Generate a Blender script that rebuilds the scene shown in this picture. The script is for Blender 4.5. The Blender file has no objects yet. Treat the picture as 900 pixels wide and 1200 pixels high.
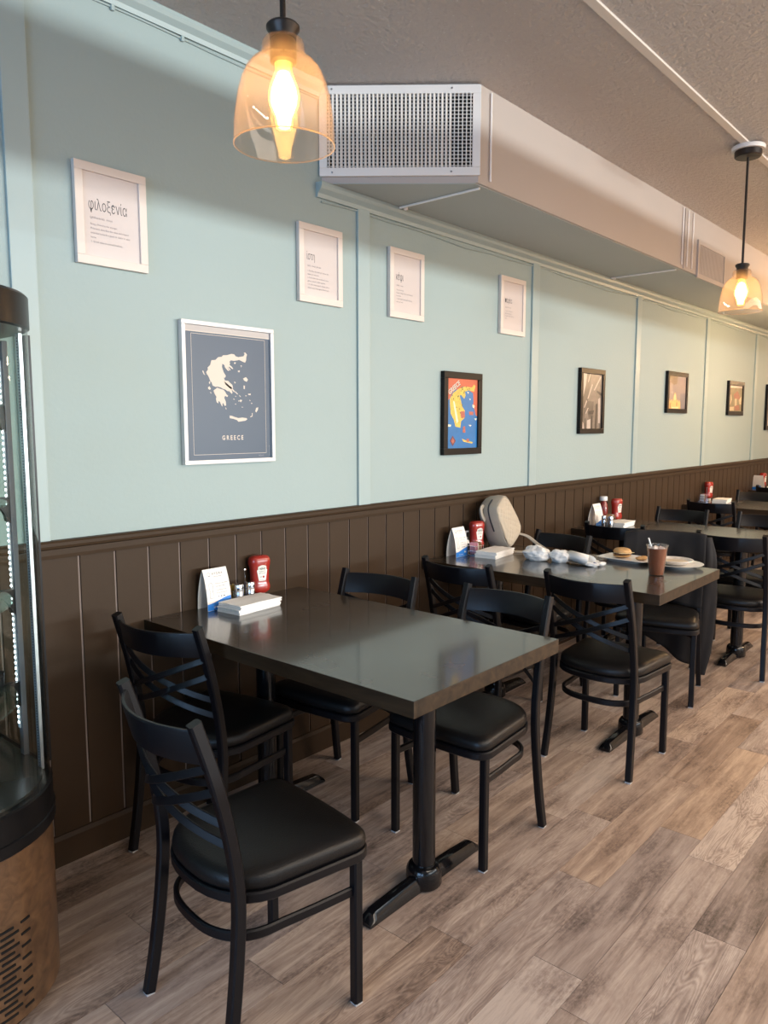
import bpy, bmesh, math, random
from mathutils import Vector, Matrix, Euler, noise
random.seed(7)
S = bpy.context.scene
COL = S.collection
R = math.radians
PI = math.pi

# ------------------------------------------------------------------ camera
YAW, PITCH = R(48.9023), R(6.5127)
cam_data = bpy.data.cameras.new('camera')
cam_data.sensor_fit = 'HORIZONTAL'
cam_data.sensor_width = 36.0
cam_data.lens = 36.0 * 891.24 / 900.0
cam_data.clip_start = 0.02
cam = bpy.data.objects.new('camera', cam_data)
COL.objects.link(cam)
_d = Vector((math.sin(YAW) * math.cos(PITCH), math.cos(YAW) * math.cos(PITCH), -math.sin(PITCH)))
_r = Vector((math.cos(YAW), -math.sin(YAW), 0))
_u = _r.cross(_d)
cam.matrix_world = Matrix(((_r.x, _u.x, -_d.x, 0), (_r.y, _u.y, -_d.y, -2.357), (_r.z, _u.z, -_d.z, 1.4374), (0, 0, 0, 1)))
S.camera = cam

# ------------------------------------------------------------------ view, world, lights
S.view_settings.view_transform = 'Standard'
S.view_settings.look = 'None'
S.view_settings.gamma = 1.0
S.view_settings.use_curve_mapping = False
S.view_settings.exposure = -0.1
S.cycles.max_bounces = 10
S.cycles.diffuse_bounces = 6
S.cycles.transparent_max_bounces = 24
S.cycles.sample_clamp_indirect = 6.0
S.cycles.caustics_reflective = False
S.cycles.caustics_refractive = False

world = bpy.data.worlds.new('daylight')
S.world = world
world.use_nodes = True
bg = world.node_tree.nodes['Background']
bg.inputs['Color'].default_value = (0.62, 0.80, 1.0, 1)
bg.inputs['Strength'].default_value = 1.1


def area(name, loc, target, sx, sy, power, color, spread=180):
    l = bpy.data.lights.new(name, 'AREA')
    l.shape = 'RECTANGLE'
    l.size, l.size_y = sx, sy
    l.energy = power
    l.color = color
    l.spread = R(spread)
    o = bpy.data.objects.new(name, l)
    COL.objects.link(o)
    o.location = loc
    o.rotation_euler = (Vector(target) - Vector(loc)).to_track_quat('-Z', 'Y').to_euler()
    return o


# sunlit street front far across from the side windows (sharp upper edge of window light on the left wall)
area('street_glow', (12.0, -42.0, 1.9), (5.0, 0.0, 1.7), 44.0, 0.45, 23000, (0.98, 0.98, 0.98))
# sky seen through the shop front behind the camera
area('shop_front_sky', (-4.2, -2.6, 1.7), (2.0, -1.0, 1.0), 3.6, 2.2, 270, (0.36, 0.60, 1.0))
# bright sky outside the side windows
area('side_sky', (5.0, -8.6, 3.4), (5.0, -3.0, 0.6), 12.0, 2.0, 720, (0.97, 0.98, 1.0))


# lamp added low outside the side windows to brighten the ceiling
area('added_ceiling_fill', (4.0, -11.5, 0.0), (4.0, -3.0, 2.8), 14.0, 3.0, 260, (1.0, 0.93, 0.84))
# unseen overhead fill beside the camera, added to brighten the floor
area('added_overhead_fill', (4.5, -4.3, 2.80), (4.5, -4.3, 0.0), 9.0, 1.6, 380, (1.0, 0.86, 0.72))


def point(name, loc, power, color, rad=0.04):
    l = bpy.data.lights.new(name, 'POINT')
    l.energy = power
    l.color = color
    l.shadow_soft_size = rad
    o = bpy.data.objects.new(name, l)
    COL.objects.link(o)
    o.location = loc


WARM = (1.0, 0.62, 0.30)
# the row of pendants goes on beyond the frame, and a second, unseen row is added as warm fill
for _x, _y in ((7.25, -1.12), (10.3, -1.12), (4.2, -4.2), (7.25, -4.2), (10.3, -4.2)):
    point('warm_light_beyond_frame', (_x, _y, 2.06), 56, WARM)


# ------------------------------------------------------------------ materials
MATS = {}


def mat(name, color, rough=0.5, metal=0.0, spec=0.5, var=0.0, vscale=8.0, bump=0.0, bscale=80.0, coat=0.0, emis=None, estr=0.0, stretch=None, coat_rough=0.05):
    if name in MATS:
        return MATS[name]
    m = bpy.data.materials.new(name)
    m.use_nodes = True
    nt = m.node_tree
    b = nt.nodes['Principled BSDF']
    b.inputs['Base Color'].default_value = (*color, 1)
    b.inputs['Roughness'].default_value = rough
    b.inputs['Metallic'].default_value = metal
    b.inputs['Specular IOR Level'].default_value = spec
    b.inputs['Coat Weight'].default_value = coat
    b.inputs['Coat Roughness'].default_value = coat_rough
    if emis:
        b.inputs['Emission Color'].default_value = (*emis, 1)
        b.inputs['Emission Strength'].default_value = estr
    tc = nt.nodes.new('ShaderNodeTexCoord')
    vec = tc.outputs['Object']
    if stretch:
        mp = nt.nodes.new('ShaderNodeMapping')
        mp.inputs['Scale'].default_value = stretch
        nt.links.new(vec, mp.inputs['Vector'])
        vec = mp.outputs['Vector']
    if var > 0:
        n = nt.nodes.new('ShaderNodeTexNoise')
        n.inputs['Scale'].default_value = vscale
        n.inputs['Detail'].default_value = 5
        nt.links.new(vec, n.inputs['Vector'])
        mx = nt.nodes.new('ShaderNodeMix')
        mx.data_type = 'RGBA'
        mx.inputs[6].default_value = (*[c * (1 - var) for c in color], 1)
        mx.inputs[7].default_value = (*[min(1, c * (1 + var)) for c in color], 1)
        nt.links.new(n.outputs['Fac'], mx.inputs[0])
        nt.links.new(mx.outputs[2], b.inputs['Base Color'])
    if bump > 0:
        n2 = nt.nodes.new('ShaderNodeTexNoise')
        n2.inputs['Scale'].default_value = bscale
        n2.inputs['Detail'].default_value = 4
        nt.links.new(vec, n2.inputs['Vector'])
        bp = nt.nodes.new('ShaderNodeBump')
        bp.inputs['Strength'].default_value = bump
        bp.inputs['Distance'].default_value = 0.01
        nt.links.new(n2.outputs['Fac'], bp.inputs['Height'])
        nt.links.new(bp.outputs['Normal'], b.inputs['Normal'])
    MATS[name] = m
    return m


def thin_glass(name, tint, refl=0.9, haze=0.0, hazecol=(1, 1, 1), ior=1.45):
    m = bpy.data.materials.new(name)
    m.use_nodes = True
    nt = m.node_tree
    nt.nodes.remove(nt.nodes['Principled BSDF'])
    out = nt.nodes['Material Output']
    tr = nt.nodes.new('ShaderNodeBsdfTransparent')
    tr.inputs['Color'].default_value = (*tint, 1)
    gl = nt.nodes.new('ShaderNodeBsdfGlossy')
    gl.inputs['Roughness'].default_value = 0.03
    fr = nt.nodes.new('ShaderNodeFresnel')
    geo = nt.nodes.new('ShaderNodeNewGeometry')
    ii = nt.nodes.new('ShaderNodeMapRange')   # the same reflectance from both sides of a thin sheet
    ii.inputs[3].default_value = ior
    ii.inputs[4].default_value = 1.0 / ior
    nt.links.new(geo.outputs['Backfacing'], ii.inputs[0])
    nt.links.new(ii.outputs[0], fr.inputs['IOR'])
    mu = nt.nodes.new('ShaderNodeMath')
    mu.operation = 'MULTIPLY'
    mu.inputs[1].default_value = refl
    nt.links.new(fr.outputs[0], mu.inputs[0])
    mx = nt.nodes.new('ShaderNodeMixShader')
    nt.links.new(mu.outputs[0], mx.inputs[0])
    last = tr.outputs[0]
    if haze > 0:
        tl = nt.nodes.new('ShaderNodeBsdfTranslucent')
        tl.inputs['Color'].default_value = (*hazecol, 1)
        m2 = nt.nodes.new('ShaderNodeMixShader')
        m2.inputs[0].default_value = haze
        nt.links.new(last, m2.inputs[1])
        nt.links.new(tl.outputs[0], m2.inputs[2])
        last = m2.outputs[0]
    nt.links.new(last, mx.inputs[1])
    nt.links.new(gl.outputs[0], mx.inputs[2])
    nt.links.new(mx.outputs[0], out.inputs['Surface'])
    MATS[name] = m
    return m


def plank_material():
    m = bpy.data.materials.new('vinyl_plank')
    m.use_nodes = True
    nt = m.node_tree
    N, L = nt.nodes.new, nt.links.new
    b = nt.nodes['Principled BSDF']
    tc = N('ShaderNodeTexCoord')
    oi = N('ShaderNodeObjectInfo')
    sc = N('ShaderNodeVectorMath'); sc.operation = 'SCALE'; sc.inputs[3].default_value = 3.7
    L(oi.outputs['Location'], sc.inputs[0])
    ad = N('ShaderNodeVectorMath'); ad.operation = 'ADD'
    L(tc.outputs['Object'], ad.inputs[0]); L(sc.outputs[0], ad.inputs[1])
    at = N('ShaderNodeAttribute'); at.attribute_type = 'OBJECT'; at.attribute_name = 'tone'
    # broad cloudy grain
    mp = N('ShaderNodeMapping'); mp.inputs['Scale'].default_value = (1.5, 19.0, 1.0); L(ad.outputs[0], mp.inputs['Vector'])
    n1 = N('ShaderNodeTexNoise'); n1.inputs['Scale'].default_value = 1.6; n1.inputs['Detail'].default_value = 8; n1.inputs['Roughness'].default_value = 0.62; n1.inputs['Distortion'].default_value = 0.7
    L(mp.outputs[0], n1.inputs['Vector'])
    # cathedral rings
    mp2 = N('ShaderNodeMapping'); mp2.inputs['Scale'].default_value = (1.1, 8.0, 1.0); L(ad.outputs[0], mp2.inputs['Vector'])
    n2 = N('ShaderNodeTexNoise'); n2.inputs['Scale'].default_value = 2.0; n2.inputs['Detail'].default_value = 2; n2.inputs['Distortion'].default_value = 0.6
    L(mp2.outputs[0], n2.inputs['Vector'])
    m1 = N('ShaderNodeMath'); m1.operation = 'MULTIPLY'; m1.inputs[1].default_value = 130.0; L(n2.outputs['Fac'], m1.inputs[0])
    m2 = N('ShaderNodeMath'); m2.operation = 'SINE'; L(m1.outputs[0], m2.inputs[0])
    # fine saw streaks
    mp3 = N('ShaderNodeMapping'); mp3.inputs['Scale'].default_value = (9.0, 110.0, 1.0); L(ad.outputs[0], mp3.inputs['Vector'])
    n3 = N('ShaderNodeTexNoise'); n3.inputs['Scale'].default_value = 2.0; n3.inputs['Detail'].default_value = 4; n3.inputs['Roughness'].default_value = 0.7
    L(mp3.outputs[0], n3.inputs['Vector'])
    # patchy mask for the dark cross hatch figure
    mp4 = N('ShaderNodeMapping'); mp4.inputs['Scale'].default_value = (1.0, 2.2, 1.0); L(ad.outputs[0], mp4.inputs['Vector'])
    n4 = N('ShaderNodeTexNoise'); n4.inputs['Scale'].default_value = 2.6; n4.inputs['Detail'].default_value = 5; n4.inputs['Roughness'].default_value = 0.6
    L(mp4.outputs[0], n4.inputs['Vector'])
    r4 = N('ShaderNodeMapRange'); r4.inputs[1].default_value = 0.46; r4.inputs[2].default_value = 0.64; L(n4.outputs['Fac'], r4.inputs[0])
    ringamt = N('ShaderNodeMath'); ringamt.operation = 'MULTIPLY'; L(m2.outputs[0], ringamt.inputs[0])
    rs = N('ShaderNodeAttribute'); rs.attribute_type = 'OBJECT'; rs.attribute_name = 'ring'
    L(rs.outputs['Fac'], ringamt.inputs[1])
    # saw marked dark figure: short cross scratches inside the patches
    mp5 = N('ShaderNodeMapping'); mp5.inputs['Scale'].default_value = (34.0, 60.0, 1.0); L(ad.outputs[0], mp5.inputs['Vector'])
    n5 = N('ShaderNodeTexNoise'); n5.inputs['Scale'].default_value = 1.6; n5.inputs['Detail'].default_value = 5; n5.inputs['Roughness'].default_value = 0.7
    L(mp5.outputs[0], n5.inputs['Vector'])
    h3 = N('ShaderNodeMapRange'); h3.inputs[1].default_value = 0.36; h3.inputs[2].default_value = 0.62; h3.inputs[3].default_value = 1.0; h3.inputs[4].default_value = 0.25; L(n5.outputs['Fac'], h3.inputs[0])
    # total = tone + .55*(n1-.5) + ring + .22*(n3-.5) - patch
    def mad(a, mul, addv):
        q = N('ShaderNodeMath'); q.operation = 'MULTIPLY_ADD'
        L(a, q.inputs[0]); q.inputs[1].default_value = mul
        if isinstance(addv, float): q.inputs[2].default_value = addv
        else: L(addv, q.inputs[2])
        return q.outputs[0]
    t = mad(n1.outputs['Fac'], 1.10, at.outputs['Fac'])
    t = mad(ringamt.outputs[0], 0.05, t)
    t = mad(n3.outputs['Fac'], 0.34, t)
    patch = N('ShaderNodeMath'); patch.operation = 'MULTIPLY'; L(r4.outputs[0], patch.inputs[0]); L(h3.outputs[0], patch.inputs[1])
    t = mad(patch.outputs[0], -0.42, t)
    t = mad(t, 1.0, -0.06)
    cr = N('ShaderNodeValToRGB')
    e = cr.color_ramp.elements
    e[0].position = 0.12; e[0].color = (0.080, 0.061, 0.052, 1)
    e[1].position = 0.92; e[1].color = (0.52, 0.43, 0.37, 1)
    a = e.new(0.38); a.color = (0.200, 0.152, 0.131, 1)
    a = e.new(0.60); a.color = (0.325, 0.254, 0.218, 1)
    L(t, cr.inputs[0])
    warm = N('ShaderNodeAttribute'); warm.attribute_type = 'OBJECT'; warm.attribute_name = 'warm'
    wm = N('ShaderNodeMix'); wm.data_type = 'RGBA'; wm.blend_type = 'MULTIPLY'
    L(warm.outputs['Fac'], wm.inputs[0]); L(cr.outputs[0], wm.inputs[6]); wm.inputs[7].default_value = (1.12, 0.98, 0.80, 1)
    L(wm.outputs[2], b.inputs['Base Color'])
    b.inputs['Roughness'].default_value = 0.42
    b.inputs['Specular IOR Level'].default_value = 0.35
    bp = N('ShaderNodeBump'); bp.inputs['Strength'].default_value = 0.12; bp.inputs['Distance'].default_value = 0.004
    L(t, bp.inputs['Height']); L(bp.outputs[0], b.inputs['Normal'])
    return m


def ceiling_material():
    m = mat('ceiling_texture', (0.80, 0.73, 0.685), 0.5)
    nt = m.node_tree
    N, L = nt.nodes.new, nt.links.new
    b = nt.nodes['Principled BSDF']
    tc = [n for n in nt.nodes if n.type == 'TEX_COORD'][0]
    n = N('ShaderNodeTexNoise'); n.inputs['Scale'].default_value = 42; n.inputs['Detail'].default_value = 6; n.inputs['Roughness'].default_value = 0.65
    L(tc.outputs['Object'], n.inputs['Vector'])
    bp = N('ShaderNodeBump'); bp.inputs['Strength'].default_value = 1.0; bp.inputs['Distance'].default_value = 0.07
    L(n.outputs['Fac'], bp.inputs['Height']); L(bp.outputs[0], b.inputs['Normal'])
    # mica glitter flecks in the sprayed texture
    v = N('ShaderNodeTexVoronoi'); v.inputs['Scale'].default_value = 42
    L(tc.outputs['Object'], v.inputs['Vector'])
    lt = N('ShaderNodeMath'); lt.operation = 'LESS_THAN'; lt.inputs[1].default_value = 0.13
    L(v.outputs['Distance'], lt.inputs[0])
    rn = N('ShaderNodeMath'); rn.operation = 'GREATER_THAN'; rn.inputs[1].default_value = 0.62
    sp = N('ShaderNodeSeparateColor'); L(v.outputs['Color'], sp.inputs[0]); L(sp.outputs[0], rn.inputs[0])
    mu = N('ShaderNodeMath'); mu.operation = 'MULTIPLY'; L(lt.outputs[0], mu.inputs[0]); L(rn.outputs[0], mu.inputs[1])
    mx = N('ShaderNodeMix'); mx.data_type = 'RGBA'
    mx.inputs[6].default_value = b.inputs['Base Color'].default_value; mx.inputs[7].default_value = (0.95, 0.92, 0.88, 1)
    L(mu.outputs[0], mx.inputs[0]); L(mx.outputs[2], b.inputs['Base Color'])
    return m


def walnut_material(name, dark, light, rough, coat):
    m = mat(name, dark, rough, coat=coat, coat_rough=0.09, spec=0.5 if coat > 0.3 else 0.2)
    nt = m.node_tree
    N, L = nt.nodes.new, nt.links.new
    b = nt.nodes['Principled BSDF']
    tc = [n for n in nt.nodes if n.type == 'TEX_COORD'][0]
    mp = N('ShaderNodeMapping'); mp.inputs['Scale'].default_value = (14, 1.6, 14)
    L(tc.outputs['Object'], mp.inputs['Vector'])
    n = N('ShaderNodeTexNoise'); n.inputs['Scale'].default_value = 2.2; n.inputs['Detail'].default_value = 7; n.inputs['Distortion'].default_value = 0.8
    L(mp.outputs[0], n.inputs['Vector'])
    cr = N('ShaderNodeValToRGB'); cr.color_ramp.elements[0].color = (*dark, 1); cr.color_ramp.elements[1].color = (*light, 1)
    cr.color_ramp.elements[0].position = 0.3; cr.color_ramp.elements[1].position = 0.75
    L(n.outputs['Fac'], cr.inputs[0]); L(cr.outputs[0], b.inputs['Base Color'])
    n2 = N('ShaderNodeTexNoise'); n2.inputs['Scale'].default_value = 5; n2.inputs['Detail'].default_value = 3
    L(tc.outputs['Object'], n2.inputs['Vector'])
    mr = N('ShaderNodeMapRange'); mr.inputs[3].default_value = rough - 0.06; mr.inputs[4].default_value = rough + 0.08
    L(n2.outputs['Fac'], mr.inputs[0]); L(mr.outputs[0], b.inputs['Roughness'])
    return m


M_PLANK = plank_material()
M_CEIL = ceiling_material()
M_TEAL = mat('teal_wall_paint', (0.322, 0.400, 0.392), 0.62, var=0.04, vscale=1.5, bump=0.10, bscale=60)
M_TEALTRIM = mat('teal_trim_paint', (0.335, 0.418, 0.413), 0.42, var=0.03)
M_BROWN = mat('brown_wainscot_paint', (0.043, 0.0255, 0.0140), 0.5, spec=0.16, var=0.12, vscale=5, bump=0.06, bscale=40)
M_GROOVE = mat('dusty_groove', (0.26, 0.20, 0.175), 0.7, var=0.2, vscale=9)
M_TAUPE = mat('duct_paint', (0.46, 0.405, 0.37), 0.55, var=0.03, vscale=3, bump=0.04, bscale=25)
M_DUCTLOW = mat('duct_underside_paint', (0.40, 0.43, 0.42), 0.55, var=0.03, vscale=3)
M_WHITE = mat('white_enamel', (0.84, 0.79, 0.74), 0.38, var=0.03)
M_OFFWHITE = mat('plain_wall_paint', (0.62, 0.60, 0.57), 0.7, var=0.04)
M_BLACKMETAL = mat('black_powder_coat', (0.004, 0.004, 0.0055), 0.38, spec=0.28, var=0.15, vscale=20, bump=0.03, bscale=300)
M_CASTIRON = mat('black_gloss_enamel', (0.005, 0.005, 0.006), 0.13, spec=0.45, bump=0.02, bscale=60)
M_VINYL = mat('black_vinyl', (0.0075, 0.007, 0.007), 0.38, spec=0.30, var=0.12, vscale=14, bump=0.12, bscale=260)
M_GLIDE = mat('pale_glide', (0.45, 0.45, 0.45), 0.5)
M_TOP = walnut_material('dark_table_laminate', (0.020, 0.0155, 0.0115), (0.044, 0.033, 0.023), 0.24, 0.52)
M_EDGE = walnut_material('table_edge_wood', (0.014, 0.0085, 0.0042), (0.052, 0.030, 0.0145), 0.5, 0.0)
M_FRAMEW = mat('white_picture_frame', (0.68, 0.595, 0.53), 0.45, var=0.02)
M_PAPER = mat('poster_paper', (0.58, 0.505, 0.475), 0.35, coat=0.2)
M_INK = mat('dark_ink', (0.06, 0.06, 0.07), 0.6)
M_INKGREY = mat('grey_ink', (0.20, 0.19, 0.20), 0.6)
M_FRAMES = mat('silver_white_frame', (0.66, 0.63, 0.61), 0.35, metal=0.1)
M_NAVY = mat('slate_blue_print', (0.068, 0.094, 0.135), 0.35, spec=0.3, var=0.05, vscale=3)
M_CREAM = mat('cream_print', (0.62, 0.54, 0.46), 0.5)
M_FRAMEB = mat('black_picture_frame', (0.007, 0.006, 0.006), 0.4, spec=0.2)
M_STEEL = mat('brushed_steel', (0.55, 0.55, 0.56), 0.26, metal=1.0, var=0.08, vscale=30, stretch=(1, 1, 12))
M_CHROME = mat('bright_chrome', (0.75, 0.75, 0.77), 0.10, metal=1.0)
M_RED = mat('ketchup_red', (0.33, 0.022, 0.014), 0.25, coat=0.5)
M_CAPW = mat('white_cap_plastic', (0.80, 0.78, 0.74), 0.4)
M_NAPKIN = mat('napkin_paper', (0.86, 0.84, 0.80), 0.85, var=0.02, bump=0.2, bscale=120)
M_CARD = mat('tent_card', (0.82, 0.78, 0.72), 0.5)
M_CARDBLUE = mat('tent_card_blue', (0.022, 0.20, 0.62), 0.45)
M_BRONZE = mat('bronze_fitting', (0.035, 0.026, 0.021), 0.38, metal=0.6)
M_LAMPGLASS = thin_glass('bloom_hazed_lamp_glass', (1.0, 0.97, 0.94), 0.8, 0.115, (1.0, 0.80, 0.66))  # peach haze in the clear glass stands in for the bulb's bloom
M_BULBGLASS = thin_glass('amber_bulb_glass', (1.0, 0.86, 0.50), 1.0, 0.30, (1.0, 0.78, 0.35))
M_GLASS = thin_glass('display_glass', (0.90, 0.95, 0.93), 1.0)
M_SHELFGLASS = thin_glass('shelf_glass', (0.82, 0.93, 0.88), 1.0, 0.08, (0.8, 1.0, 0.92))
M_PANE = thin_glass('window_glass', (0.94, 0.97, 0.97), 0.8)
M_FILAMENT = mat('bulb_filament_glow', (1, 0.7, 0.3), 0.5, emis=(1.0, 0.62, 0.26), estr=42)
M_LED = mat('led_chip_glow', (0.9, 0.95, 1), 0.5, emis=(0.80, 0.90, 1.0), estr=14)


# ------------------------------------------------------------------ mesh builder
class MB:
    def __init__(self):
        self.v, self.f, self.m = [], [], []
        self.mi = 0

    def add(self, vs, fs):
        o = len(self.v)
        self.v += [tuple(v) for v in vs]
        self.f += [tuple(i + o for i in f) for f in fs]
        self.m += [self.mi] * len(fs)

    def box(self, c, s, rot=None, bev=0.0):
        bm = bmesh.new()
        bmesh.ops.create_cube(bm, size=1.0)
        bmesh.ops.scale(bm, vec=s, verts=bm.verts)
        if bev > 0:
            bmesh.ops.bevel(bm, geom=list(bm.edges), offset=bev, segments=2, affect='EDGES', profile=0.7)
        Mx = Matrix.Translation(c)
        if rot:
            Mx = Mx @ Euler(rot).to_matrix().to_4x4()
        bmesh.ops.transform(bm, matrix=Mx, verts=bm.verts)
        self._bm(bm)
        return self

    def _bm(self, bm):
        bm.verts.index_update()
        self.add([v.co[:] for v in bm.verts], [[v.index for v in f.verts] for f in bm.faces])
        bm.free()

    def sweep(self, path, prof, up=(0, 0, 1), closed=False, cap=True, scales=None):
        """profile (list of (a, b)) carried along the path; a runs along side = tangent x up, b along the corrected up"""
        P = [Vector(p) for p in path]
        n, k = len(P), len(prof)
        up = Vector(up)
        vs = []
        for i in range(n):
            if closed:
                t = P[(i + 1) % n] - P[i - 1]
            else:
                t = P[min(i + 1, n - 1)] - P[max(i - 1, 0)]
            t.normalize()
            side = t.cross(up)
            if side.length < 1e-5:
                side = t.cross(Vector((1, 0, 0)))
            side.normalize()
            uu = side.cross(t)
            s = scales[i] if scales else 1.0
            for a, b in prof:
                vs.append(P[i] + side * a * s + uu * b * s)
        fs = []
        for i in range(n if closed else n - 1):
            j = (i + 1) % n
            for q in range(k):
                fs.append((i * k + q, i * k + (q + 1) % k, j * k + (q + 1) % k, j * k + q))
        if cap and not closed:
            fs.append(tuple(range(k))[::-1])
            fs.append(tuple((n - 1) * k + q for q in range(k)))
        self.add(vs, fs)
        return self

    def tube(self, path, r, seg=8, **kw):
        return self.sweep(path, [(r * math.cos(2 * PI * q / seg), r * math.sin(2 * PI * q / seg)) for q in range(seg)], **kw)

    def lathe(self, prof, c=(0, 0, 0), seg=24, cap=True):
        vs, fs = [], []
        n = len(prof)
        for r, z in prof:
            for q in range(seg):
                a = 2 * PI * q / seg
                vs.append((c[0] + r * math.cos(a), c[1] + r * math.sin(a), c[2] + z))
        for i in range(n - 1):
            for q in range(seg):
                fs.append((i * seg + q, i * seg + (q + 1) % seg, (i + 1) * seg + (q + 1) % seg, (i + 1) * seg + q))
        if cap:
            if prof[0][0] > 1e-6:
                fs.append(tuple(range(seg))[::-1])
            if prof[-1][0] > 1e-6:
                fs.append(tuple((n - 1) * seg + q for q in range(seg)))
        self.add(vs, fs)
        return self

    def prism(self, poly, z0, z1):
        """polygon (x, y) extruded in z"""
        n = len(poly)
        vs = [(x, y, z0) for x, y in poly] + [(x, y, z1) for x, y in poly]
        fs = [tuple(range(n))[::-1], tuple(range(n, 2 * n))] + [(i, (i + 1) % n, n + (i + 1) % n, n + i) for i in range(n)]
        self.add(vs, fs)
        return self

    def loft(self, rings, cap=True):
        k = len(rings[0])
        vs = [p for r in rings for p in r]
        fs = []
        for i in range(len(rings) - 1):
            for q in range(k):
                fs.append((i * k + q, i * k + (q + 1) % k, (i + 1) * k + (q + 1) % k, (i + 1) * k + q))
        if cap:
            fs.append(tuple(range(k))[::-1])
            fs.append(tuple((len(rings) - 1) * k + q for q in range(k)))
        self.add(vs, fs)
        return self

    def grid(self, fn, nu, nv):
        vs = [fn(i / nu, j / nv) for j in range(nv + 1) for i in range(nu + 1)]
        w = nu + 1
        self.add(vs, [(j * w + i, j * w + i + 1, (j + 1) * w + i + 1, (j + 1) * w + i) for j in range(nv) for i in range(nu)])
        return self

    def mesh(self, name, mats, smooth=None):
        me = bpy.data.meshes.new(name)
        me.from_pydata(self.v, [], self.f)
        if not isinstance(mats, (list, tuple)):
            mats = [mats]
        for m in mats:
            me.materials.append(m)
        if len(mats) > 1:
            me.polygons.foreach_set('material_index', self.m)
        bm = bmesh.new()
        bm.from_mesh(me)
        bmesh.ops.recalc_face_normals(bm, faces=bm.faces)
        bm.to_mesh(me)
        bm.free()
        if smooth is not None:
            me.polygons.foreach_set('use_smooth', [True] * len(me.polygons))
            if smooth > 0:
                me.set_sharp_from_angle(angle=R(smooth))
        return me


def link(name, me, parent=None, loc=(0, 0, 0), rot=(0, 0, 0)):
    o = bpy.data.objects.new(name, me)
    COL.objects.link(o)
    o.location = loc
    o.rotation_euler = rot
    if parent:
        o.parent = parent
    return o


def obj(name, mb, m, parent=None, smooth=None, loc=(0, 0, 0), rot=(0, 0, 0), label=None, kind=None):
    o = link(name, mb.mesh(name, m, smooth), parent, loc, rot)
    if label:
        o['label'] = label
    if kind:
        o['kind'] = kind
    return o


def tag(o, label, cat, group=None):
    o['label'] = label
    o['category'] = cat
    if group:
        o['group'] = group
    return o


def thing(name, label, cat, loc=(0, 0, 0), rz=0.0, group=None):
    o = bpy.data.objects.new(name, None)
    o.empty_display_size = 0.1
    COL.objects.link(o)
    o.location = loc
    o.rotation_euler = (0, 0, rz)
    return tag(o, label, cat, group)


def dup(root, loc, rz, label):
    r = root.copy()
    COL.objects.link(r)
    r.location = loc
    r.rotation_euler = (0, 0, rz)
    r['label'] = label
    for ch in list(root.children):
        c = ch.copy()
        COL.objects.link(c)
        c.parent = r
        for g in list(ch.children):
            d = g.copy()
            COL.objects.link(d)
            d.parent = c
    return r


def struct(name, mb, m, smooth=None):
    return obj(name, mb, m, None, smooth, kind='structure')


def rect(w, h, c=0.0):
    a, b = w / 2, h / 2
    if c <= 0:
        return [(-a, -b), (a, -b), (a, b), (-a, b)]
    return [(-a + c, -b), (a - c, -b), (a, -b + c), (a, b - c), (a - c, b), (-a + c, b), (-a, b - c), (-a, -b + c)]


def smoothpath(pts, n=6):
    """Catmull-Rom through the points"""
    P = [Vector(p) for p in pts]
    out = []
    for i in range(len(P) - 1):
        p0, p1, p2, p3 = P[max(i - 1, 0)], P[i], P[i + 1], P[min(i + 2, len(P) - 1)]
        for q in range(n):
            t = q / n
            out.append(0.5 * ((2 * p1) + (p2 - p0) * t + (2 * p0 - 5 * p1 + 4 * p2 - p3) * t * t + (3 * p1 - p0 - 3 * p2 + p3) * t ** 3))
    out.append(P[-1])
    return out


# ------------------------------------------------------------------ the room
X0, X1, YF, CEIL = -3.2, 12.5, -6.4, 2.818

fl = struct('floor', MB().box(((X0 + X1) / 2, YF / 2, -0.064), (X1 - X0 + 0.3, -YF + 0.3, 0.11)), mat('floor_underlay', (0.05, 0.04, 0.035), 0.8))
PW, PL = 0.144, 0.893
plank_mb = MB().box((0, 0, -0.0045), (PL - 0.0014, PW - 0.0012, 0.009), bev=0.0007)
plank_me = plank_mb.mesh('plank', M_PLANK)
KNOWN = {-1.112: 2.526, -1.256: 2.125, -1.400: 1.72, -1.544: 2.49, -1.688: 2.118}
TONES = {  # (row top, plank number from the row's known joint): tone, ring, warm
    (-1.400, -1): (0.21, 0.5, 0.0), (-1.400, 0): (-0.05, 0.2, 0.05), (-1.400, 1): (0.07, 0.4, 0.9), (-1.112, 1): (0.17, 2.2, 0.7), (-1.112, 0): (0.0, 0.4, 0.6),
    (-1.544, 0): (0.17, 2.6, 0.2), (-1.544, -1): (0.04, 0.5, 0.1), (-1.688, 0): (-0.14, 0.4, 0.0), (-1.688, -1): (0.05, 2.0, 0.0),
    (-1.256, 0): (0.03, 0.6, 0.7), (-1.256, 1): (-0.08, 0.5, 0.8), (-1.256, -1): (0.03, 1.4, 0.1), (-1.112, -1): (0.06, 1.3, 0.3), (-0.968, 0): (-0.03, .5, .3)}
rest = MB()
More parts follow.
